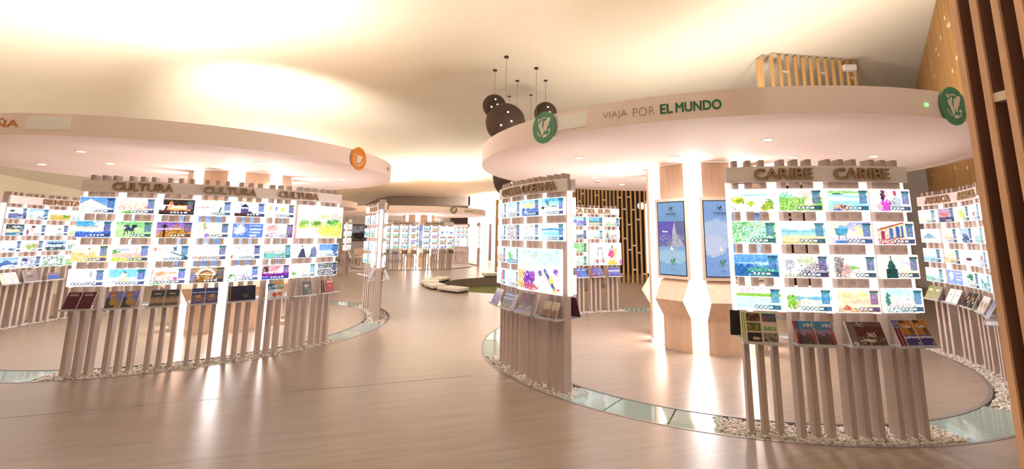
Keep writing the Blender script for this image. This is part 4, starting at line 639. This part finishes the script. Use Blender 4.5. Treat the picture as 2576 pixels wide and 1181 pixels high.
names = ['front right kiosk of the right ring, partly behind CARIBE', 'kiosk of the right ring hidden behind the CARIBE screens', 'kiosk on the right side of the right ring column', 'kiosk at the back right of the right ring column', 'kiosk at the very back of the right ring column', 'kiosk at the back left of the right ring column', 'kiosk edge left of the mountain picture kiosk', 'kiosk with the violet mountain picture, right ring']
for i in range(8):
    a = -94+45*i
    if i == 6: continue
    kiosk(names[i], KC, a, 'b' if i != 7 else 'a')
t = thing('wood_panel', 'narrow upright wood panel just left of the mountain picture kiosk', 'panel', (KC[0]+.81*math.cos(rad(176)), KC[1]+.81*math.sin(rad(176)), 0), rad(266))
q = MB(); q.box(-.1, .1, -.02, .03, .02, 2.68); q.obj('board', M['oak'], t); q = MB(); q.box(-.12, .12, -.04, .05, 0, .05); q.obj('foot', M['white'], t)
LC = (-5.42, 8.6)
column('glowing white column in the middle of the left ring', LC, 2.69)
names = ['oak kiosk in the middle behind the CULTURA stand', 'kiosk right of centre behind CULTURA, with blue screen', 'kiosk on the right side of the left ring column', 'kiosk at the back right of the left ring column', 'kiosk at the very back of the left ring column', 'kiosk at the back left of the left ring column', 'kiosk on the left side of the left ring column', 'oak kiosk left of the glowing strip behind CULTURA']
for i in range(8): kiosk(names[i], LC, -87+45*i, 'b')
FC = (-5.95, 25.1)
column('glowing white column behind the ESCAPADAS stands', FC, 2.69)
names = ['far kiosk facing front behind the left ESCAPADAS sign', 'far kiosk right of the centre behind ESCAPADAS', 'far kiosk on the right side of the distant column', 'far kiosk at the back right of the distant column', 'far kiosk at the very back of the distant column', 'far kiosk at the back left of the distant column', 'far kiosk on the left side of the distant column', 'far kiosk left of the centre behind ESCAPADAS']
for i in range(8): kiosk(names[i], FC, -105+45*i, 'b')

# ---------------------------------------------------------------- pendants
def ceil_z(x, y):
    z = 6.4-.078*y+.08*max(0, x)
    if x < -8.5: z -= 2.6*((-8.5-x)/4)**2
    return z
def gsphere(r, nu=48, nv=36):
    me_v = []; f = []
    for j in range(nv+1):
        th = PI*j/nv; rr = r*(1+.005*(1 if (j % 2) else -1)) if 0 < j < nv else r
        for i in range(nu): a = 2*PI*i/nu; wob = 1+.006*math.sin(3*a+j*.7); me_v.append((rr*wob*math.sin(th)*math.cos(a), rr*wob*math.sin(th)*math.sin(a), r*math.cos(th)))
    for j in range(nv):
        for i in range(nu): i2 = (i+1) % nu; f.append((j*nu+i, (j+1)*nu+i, (j+1)*nu+i2, j*nu+i2))
    q = MB(); q.v = me_v; q.f = f; return q
def unproj(px, py, dist):
    u = (px-PX)/F_PX; v = -(py-PY)/F_PX; d = cx*u+cu*v+fw; h = math.hypot(d.x, d.y); return EYE+d*(dist/h)
PD = [  # cord x, ceiling y px, sphere y px, radius, distance, label
 ((-.83, 10.55), 268, .28, 'left brown globe pendant lamp, half behind the largest one'),
 ((-.52, 9.85), 310, .44, 'largest brown globe pendant lamp'),
 ((.42, 11.2), 285, .29, 'right brown globe pendant lamp, partly behind the green emblem'),
 ((-.30, 11.15), 446, .58, 'lowest brown globe pendant, showing under the canopy edge'),
 ((-.55, 12.2), 395, .28, 'brown globe pendant on the shortest middle left cord, behind the canopy'),
 ((.05, 12.1), 380, .28, 'brown globe pendant behind the canopy on the middle right cord'),
 ((.17, 10.45), 392, .3, 'brown globe pendant behind the canopy on the tall right cord')]
for (x, y), sy, r, lb in PD:
    d = math.hypot(x, y); zc = unproj(1290, sy, d).z; cz = ceil_z(x, y)
    t = thing('globe_pendant', lb, 'pendant lamp', (x, y, cz), 0, 'globe pendants hanging from the vault')
    q = MB(); q.disc((0, 0), .05, -.03, .02, 16); q.obj('ceiling_rose', M['black'], t)
    q = MB(); q.tube((0, 0, -.03), (0, 0, zc+r-cz), .006, 6); q.obj('cord', M['cord'], t)
    s = gsphere(r).obj('globe_shade', M['globe'], t, smooth=True, loc=(0, 0, zc-cz))
    q = MB()
    for (a, e) in ((-80, 18), (-70, -8), (-100, -20)):
        n_ = Vector((math.cos(rad(a))*math.cos(rad(e)), math.sin(rad(a))*math.cos(rad(e)), math.sin(rad(e)))); q.tube(n_*(r*.99), n_*(r*1.016), .018 if r > .25 else .012, 10)
    q.obj('light_opening', M['bulb'], s)

# ---------------------------------------------------------------- floor with ring troughs and the sunken garden
PIT = (-.2, 15.9); PITR = 2.75
RINGS = [(RP.c, 3.045, 3.465), (LP.c, 2.85, 3.30), (FP.c, 3.1, 3.5)]
def circ(c, r, n=96): return [(c[0]+r*math.cos(2*PI*i/n), c[1]+r*math.sin(2*PI*i/n)) for i in range(n)]
def fill(name, loops, z, m):
    bm = bmesh.new(); es = []
    for L in loops:
        vs = [bm.verts.new((x, y, z)) for x, y in L]
        for i in range(len(vs)): es.append(bm.edges.new((vs[i-1], vs[i])))
    bmesh.ops.triangle_fill(bm, use_beauty=True, use_dissolve=False, edges=es)
    for f in bm.faces:
        if f.normal.z < 0: f.normal_flip()
    me = bpy.data.meshes.new(name); bm.to_mesh(me); bm.free(); me.materials.append(m); return put(name, me)
struct(fill('floor', [[(-14, -5), (13.5, -5), (13.5, 32), (-14, 32)]]+[circ(c, r1) for c, r0, r1 in RINGS]+[circ(PIT, PITR)], 0, M['floor']))
for c, r0, r1 in RINGS: struct(fill('floor', [circ(c, r0)], 0, M['floor']))
k = 0
for c, r0, r1 in RINGS:
    k += 1
    q = MB(); q.arc(c, r0, r1, -.09, -.075, 0, 360, 96); struct(q.obj('trim_%d' % k, M['bed'])); k += 1
    q = MB(); q.arc(c, r1-.003, r1+.022, -.08, .003, 0, 360, 128); struct(q.obj('trim_%d' % k, M['rim'])); k += 1
    q = MB(); q.arc(c, r0-.03, r0+.003, -.08, .003, 0, 360, 128); struct(q.obj('trim_%d' % k, M['rim']))
# long dark joints between floor sheets
def joint(p0, p1, w_=.012):
    global k
    k += 1; d = (Vector(p1)-Vector(p0)).normalized(); n_ = Vector((-d.y, d.x))*w_/2; p0 = Vector(p0); p1 = Vector(p1)
    q = MB(); q.v = [(*(p0-n_), .0012), (*(p1-n_), .0012), (*(p1+n_), .0012), (*(p0+n_), .0012)]; q.f = [(0, 1, 2, 3)]; struct(q.obj('trim_%d' % k, M['rim']))
joint((-7.2, 3.4), (-.6, 5.62)); joint((-2.6, 10.1), (.1, 10.85), .008)
# pebbles
def pebbles(label, c, r0, r1, a0, a1, n, zlo=-.075, zhi=-.02, s0=.013, s1=.028, seed=1):
    r = random.Random(seed); V = []; Fc = []
    base = [(1, 0, 0), (-1, 0, 0), (0, 1, 0), (0, -1, 0), (0, 0, 1), (0, 0, -1)]
    tri = [(0, 2, 4), (2, 1, 4), (1, 3, 4), (3, 0, 4), (2, 0, 5), (1, 2, 5), (3, 1, 5), (0, 3, 5)]
    bmx = bmesh.new(); bmesh.ops.create_icosphere(bmx, subdivisions=1, radius=1); bv = [v.co.copy() for v in bmx.verts]; bf = [tuple(v.index for v in f.verts) for f in bmx.faces]; bmx.free()
    for i in range(n):
        a = rad(r.uniform(a0, a1)); R_ = math.sqrt(r.uniform((r0+.015)**2, (r1-.015)**2)); s = r.uniform(s0, s1)*.8
        edge = min(R_-r0, r1-R_); z = r.uniform(zlo, zhi) - (.0 if edge > .05 else .02*(1-edge/.05))
        e = Matrix.Rotation(r.uniform(0, 6.3), 3, (r.random()-.5, r.random()-.5, r.random()+.1)); sx, sy, sz = s*r.uniform(.8, 1.3), s*r.uniform(.6, 1.1), s*r.uniform(.4, .9)
        b = len(V); P = Vector((c[0]+R_*math.cos(a), c[1]+R_*math.sin(a), z))
        for v in bv: V.append(tuple(P+e @ Vector((v.x*sx, v.y*sy, v.z*sz))*(1+.0)))
        Fc += [tuple(b+j for j in f) for f in bf]
    q = MB(); q.v = V; q.f = Fc; me = bpy.data.meshes.new('pebbles'); me.from_pydata(V, [], Fc); me.materials.append(M['pebble'])
    tag(put('pebbles', me), label, 'pebbles', None, 'stuff')
pebbles('loose white pebbles around the feet of the CARIBE stand', RP.c, 3.045, 3.465, -111, -76.5, 7800, -.07, -.002, seed=1)
pebbles('loose white pebbles around the feet of the OCEANIA stand', RP.c, 3.045, 3.465, -166, -133, 5400, -.07, -.002, .013, .026, seed=2)
pebbles('loose white pebbles along the feet of the AFRICA stand', RP.c, 3.045, 3.465, -56, 2, 4800, -.06, -.004, .018, .032, seed=3)
pebbles('loose white pebbles under the AMERICA DEL SUR stand', RP.c, 3.045, 3.465, 101, 142, 1800, -.06, -.004, .02, .034, seed=4)
pebbles('loose white pebbles along the feet of the CULTURA stand', LP.c, 2.85, 3.30, -82, -20, 7800, -.07, -.002, .014, .028, seed=5)
pebbles('loose white pebbles at the foot of the slim IBER stand', LP.c, 2.85, 3.30, 4, 50, 1800, -.06, -.004, .018, .03, seed=6)
pebbles('loose white pebbles under the BIENESTAR stand', LP.c, 2.85, 3.30, 142, 198, 2250, -.06, -.004, .018, .03, seed=7)
pebbles('white pebbles lying under the floor glass of the right ring', RP.c, 3.045, 3.465, -134, -111, 2100, -.075, -.045, .014, .03, seed=8)
pebbles('white pebbles under the glass at the right end of CARIBE', RP.c, 3.045, 3.465, -76, -56, 1800, -.075, -.045, .014, .03, seed=9)
# glass floor panels
def glass(pod, r0, r1, spans, labels, group):
    for (a0, a1), lb in zip(spans, labels):
        q = MB(); g = .12; q.arc((0, 0), r0+.006, r1-.006, -.018, -.001, a0+g, a1-g, max(4, int((a1-a0)/2)))
        tag(q.obj('floor_glass_panel', M['glass'], None, loc=(pod.c.x, pod.c.y, 0)), lb, 'glass panel', group)
        q = MB(); q.arc(pod.c, r0+.006, r1-.006, -.03, -.002, a0-.1, a0+.1, 1)
glass(RP, 3.045, 3.465, [(-136.5, -127.1), (-127.1, -117.2), (-117.2, -109.5)], ['greenish floor glass panel next to the OCEANIA end post', 'greenish floor glass panel midway between OCEANIA and CARIBE', 'greenish floor glass panel touching the CARIBE pebbles'], 'curved floor glass of the right ring')
glass(RP, 3.045, 3.465, [(-77.5, -57)], ['greenish floor glass panel right of the CARIBE pebbles'], 'curved floor glass of the right ring')
glass(RP, 3.045, 3.465, [(-200, -182), (-182, -165.5)], ['greenish floor glass panel far left behind OCEANIA', 'greenish floor glass panel left of the OCEANIA pebbles'], 'curved floor glass of the right ring')
glass(RP, 3.045, 3.465, [(70, 86), (86, 101.5)], ['floor glass panel behind the kiosks at the back', 'floor glass panel right of the AMERICA DEL SUR stand'], 'curved floor glass of the right ring')
glass(LP, 2.85, 3.30, [(-118, -100), (-100, -81.5)], ['floor glass panel at the left picture edge', 'floor glass panel left of the first CULTURA posts'], 'curved floor glass of the left ring')
glass(LP, 2.85, 3.30, [(-20.5, -8), (-8, 4.5)], ['floor glass panel touching the right end of CULTURA', 'floor glass panel just before the slim IBER stand'], 'curved floor glass of the left ring')
glass(LP, 2.85, 3.30, [(50, 70)], ['floor glass panel behind the slim IBER stand'], 'curved floor glass of the left ring')
# sunken garden
q = MB(); q.arc(PIT, PITR+.001, PITR+.03, -.4, 0, 0, 360, 96); struct(q.obj('wall_pit', M['grey']))
q = MB(); q.disc(PIT, PITR-.002, -.40, -.32, 64); tag(q.obj('turf', M['grass']), 'dark green turf at the bottom of the sunken round pit', 'grass', None, 'stuff')
def bench(a, w_, d_, label, rr=PITR+.22, h=.13):
    t = thing('floor_bench', label, 'bench', (PIT[0]+rr*math.cos(rad(a)), PIT[1]+rr*math.sin(rad(a)), 0), rad(a+90), 'low bench blocks around the pit')
    pts = [(-w_/2, -d_/2), (w_/2, -d_/2), (w_/2*.86, d_/2), (-w_/2*.86, d_/2)]
    q = MB(); q.v = [(x, y, z) for z in (.035, h) for x, y in pts]; q.f = [(0, 3, 2, 1), (4, 5, 6, 7), (0, 1, 5, 4), (1, 2, 6, 5), (2, 3, 7, 6), (3, 0, 4, 7)]; q.obj('seat_block', M['bench'], t, .02)
    q = MB(); q.box(-w_/2+.07, w_/2-.07, -d_/2+.07, d_/2-.07, 0, .035); q.obj('plinth', M['dark'], t)
bench(229, .95, .5, 'nearest white bench block at the right end of the front row'); bench(208, .95, .5, 'second white bench block, left of the nearest one', PITR+.25)
bench(187, 1.0, .55, 'white bench block at the left tip of the pit', PITR+.3); bench(166, .9, .5, 'white bench block behind the left tip of the pit', PITR+.25)
bench(112, 1.0, .45, 'left white bench block on the far pit rim', PITR+.15, .16); bench(91, 1.0, .45, 'right white bench block on the far pit rim', PITR+.15, .16)

# ---------------------------------------------------------------- room shell
N = 56; V = []; Fc = []
X0, X1, Y0, Y1 = -14, 13.5, -5, 32
for j in range(N+1):
    for i in range(N+1):
        x = X0+(X1-X0)*i/N; y = Y0+(Y1-Y0)*j/N; V.append((x, y, ceil_z(x, y)+.05*math.sin(x*.5+1)*math.sin(y*.3)))
for j in range(N):
    for i in range(N): a = j*(N+1)+i; Fc.append((a, a+1, a+N+2, a+N+1))
me = bpy.data.meshes.new('ceiling'); me.from_pydata(V, [], Fc); me.materials.append(M['ceiling'])
for p in me.polygons: p.use_smooth = True
struct(put('ceiling', me))
def wall(name, x0, x1, y0, y1, z0, z1, m): q = MB(); q.box(x0, x1, y0, y1, z0, z1); return struct(q.obj(name, M[m]))
wall('wall_left', -12.7, -12.5, -5, 32, 0, 7.5, 'ceiling')
wall('wall_back', -14, 13.5, 31, 31.2, 0, 6, 'wall')
wall('wall_right', 13.3, 13.5, -5, 32, 0, 8, 'wall')
wall('wall_front', -14, 13.5, -5.2, -5, 0, 8, 'wall')
wall('wall_bulkhead', -12.5, -3.75, 29.3, 29.6, 3.5, 4.4, 'grey')
wall('wall_recess', -5.2, -3.85, 30.7, 30.98, 0, 3.4, 'dark')
wall('wall_corner', -3.85, -3.6, 29.3, 31, 0, 4.6, 'wall')
# white door leaf and the bluish lit doorway beside it
q = MB(); q.box(-3.3, -2.65, 30.88, 30.98, .01, 2.35); d = struct(q.obj('door_1', M['white'], None, .005)); q = MB(); q.box(-2.76, -2.7, 30.84, 30.88, 1.0, 1.12); q.obj('handle', M['grey'], d)
q = MB(); q.box(-2.6, -2.45, 30.9, 30.98, .01, 2.4); struct(q.obj('door_2', M['dark']))
q = MB(); q.box(-2.45, -1.9, 30.92, 30.98, .01, 2.4); struct(q.obj('door_3', M['teal']))

# slatted wooden screens
def slats(label, pts, z0, zt_fn, pitch, w_, d_, spac, seed, deep=None, mm='slat', sub=True, backing=None):
    r = random.Random(seed); P = [Vector(p) for p in pts]; segs = [(P[i], P[i+1]) for i in range(len(P)-1)]
    o = P[0]; root = thing('slatted_screen', label, 'slatted screen', (o.x, o.y, 0)); q = MB(); qs = []; acc = 0; pos = []
    for a, b in segs:
        L = (b-a).length; d = (b-a)/L; nn = Vector((-d.y, d.x)); s = acc
        while s < L: pos.append((a+d*s, d, nn)); s += pitch
        acc = s-L
    for i, (p, d, nn) in enumerate(pos):
        zt = zt_fn(p.x, p.y); dd = deep if deep is not None else nn; cc = Vector((-dd.y, dd.x)) if deep is not None else d
        T = lambda v, p=p, dd=dd, cc=cc: (p.x-o.x+cc.x*v[0]+dd.x*v[1], p.y-o.y+cc.y*v[0]+dd.y*v[1], v[2])
        q.box(-w_/2, w_/2, 0, d_, z0, zt, T)
        if i+1 < len(pos):
            z = r.uniform(.2, .5)
            while z < zt-.2:
                if r.random() < spac: 
                    p2 = pos[i+1][0]; e = p2-p; L2 = e.length; e = e/L2; n2 = Vector((-e.y, e.x)); 
                    if n2.dot(nn) < 0: n2 = -n2
                    T2 = lambda v, p=p, e=e, n2=n2: (p.x-o.x+e.x*v[0]+n2.x*v[1], p.y-o.y+e.y*v[0]+n2.y*v[1], v[2])
                    qs.append((w_/2*.9, L2-w_/2*.9, -.004, .05, z, z+.05, T2))
                z += r.uniform(.7, 1.4)
    q.obj('slats', M[mm], root); 
    for t_ in qs[:100]: b_ = MB(); b_.box(*t_); b_.obj('spacer_block', M['spacer'], root)
    return root
slats('golden slatted wall seen between AMERICA DEL SUR and the kiosks', [(6.6, 14.9), (3.4, 16.7), (1.35, 18.6)], 0, lambda x, y: ceil_z(x, y)-.05, .165, .06, .05, .55, 3)
slats('free golden slats rising above the right canopy', [(8.4, 11.25), (5.8, 10.5)], 0, lambda x, y: ceil_z(x, y)-.06, .24, .055, .06, .5, 4)
q = MB(); q.box(5.62-5.8, 5.66-5.8, .0, .26, 0, ceil_z(5.6, 10.5)-.1); eb = q.obj('end_board', M['slat'], None)
eb.parent = [o for o in col.objects if o.get('label', '').startswith('free golden')][0]; eb.location = (5.8-8.4, 10.5-11.25, 0)
q = MB(); q.box(-.16, .16, 0, .16, -.02, .13); t = q.obj('wall_lamp', M['white'], None, .01, loc=(8.15, 11.0, ceil_z(8.2, 11.1)-.35)); tag(t, 'small white box lamp at the top of the free golden slats', 'lamp')
slats('tall golden slatted wall at the right behind the green emblem', [(12, 13.6), (8.35, 8.75), (6.95, 6.9)], 0, lambda x, y: ceil_z(x, y)-.05, .2, .06, .14, .3, 5, mm='slat_wall')
q = MB(); q.box(-.06, .06, -.06, .06, 0, 3.1); tag(q.obj('wooden_post', M['slat'], None, loc=(-1.3, 19.2, 0)), 'thin brown wooden post just left of the OCEANIA stand', 'post')
# dark room behind the slats with its glowing lamp
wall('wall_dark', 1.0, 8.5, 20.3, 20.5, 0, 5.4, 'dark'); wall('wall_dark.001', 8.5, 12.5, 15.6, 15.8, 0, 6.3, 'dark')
t = thing('glass_pendant', 'small glowing glass pendant lamp behind the golden slats', 'pendant lamp', (4.6, 18.6, 0)); q = MB(); q.tube((0, 0, 2.95), (0, 0, 5.2), .008, 6); q.obj('cord', M['black'], t)
gsphere(.16, 20, 12).obj('glass_shade', M['acrylic'], t, smooth=True, loc=(0, 0, 2.85)); gsphere(.07, 16, 10).obj('bulb', M['bulb'], t, smooth=True, loc=(0, 0, 2.85))
# near slats at the right edge; lit edges and unlit sides put into colour
deep = Vector((1, .05)).normalized()
root = thing('slatted_screen', 'close brown slatted wooden screen filling the right edge', 'slatted screen', (2.19, 2.2, 0))
for i in range(9):
    x, y = 2.217+.006*i, 2.22-.094*i
    q = MB(); T = lambda v: (x-2.19+deep.x*v[0]-deep.y*v[1], y-2.2+deep.y*v[0]+deep.x*v[1], v[2]); q.box(.012, .17, -.015, .015, 0, ceil_z(x, y)-.03, T); sl = q.obj('slat', M['slat_side_shaded'], root); q = MB(); q.box(0, .012, -.016, .016, 0, ceil_z(x, y)-.03, T); tag(q.obj('painted_lit_edge', M['slat_edge_lit'], sl), 'slat edge in a paler salmon tone, painted as lit', None)
    for z in [(), (2.25,), (3.2,), (1.42, 4.0), (2.7,), (1.9,), (), (), ()][i]:
        q = MB(); q.box(.01, .05, -.078, -.016, z, z+.045, T); q.obj('spacer_block', M['spacer'], root)

# cafe chairs and dark screen far left of the slim stand
def chair(label, x, y, rz):
    t = thing('cafe_chair', label, 'chair', (x, y, 0), rz, 'orange wooden chairs in the far left room')
    q = MB(); q.box(-.2, .2, -.2, .2, .43, .46); q.obj('seat', M['oak'], t, .005)
    q = MB(); q.box(-.2, .2, .17, .2, .56, .86); q.obj('backrest', M['oak'], t, .005)
    for sx in (-1, 1):
        for sy in (-1, 1): q = MB(); q.box(sx*.18-.018, sx*.18+.018, sy*.18-.018, sy*.18+.018, 0, .43 if sy < 0 else .86); q.obj('leg', M['oak'], t)
chair('left orange wooden chair far off between the stands', -9.6, 24.6, 2.8); chair('middle orange wooden chair far off between the stands', -9.1, 24.9, 3.4); chair('right orange wooden chair far off between the stands', -9.3, 26.2, 3.0)
q = MB(); q.box(-.9, .9, 0, .06, 0, 1.1); t = thing('wall_screen', 'dark picture screen on the far wall above the orange chairs', 'screen', (-11.2, 30.9, 1.2)); q.obj('panel', M['dark'], t, loc=(0, -.06, 0)); put('screen_image', picmesh('screen_image', paint('g 9c9498 807878|b .3 .35 .35 .22 c8d8f0 .7|b .5 .7 .5 .2 303038 .6', 30, 18, 9), 1.7, 1.0, M['print']), t, (0, -.065, .55))
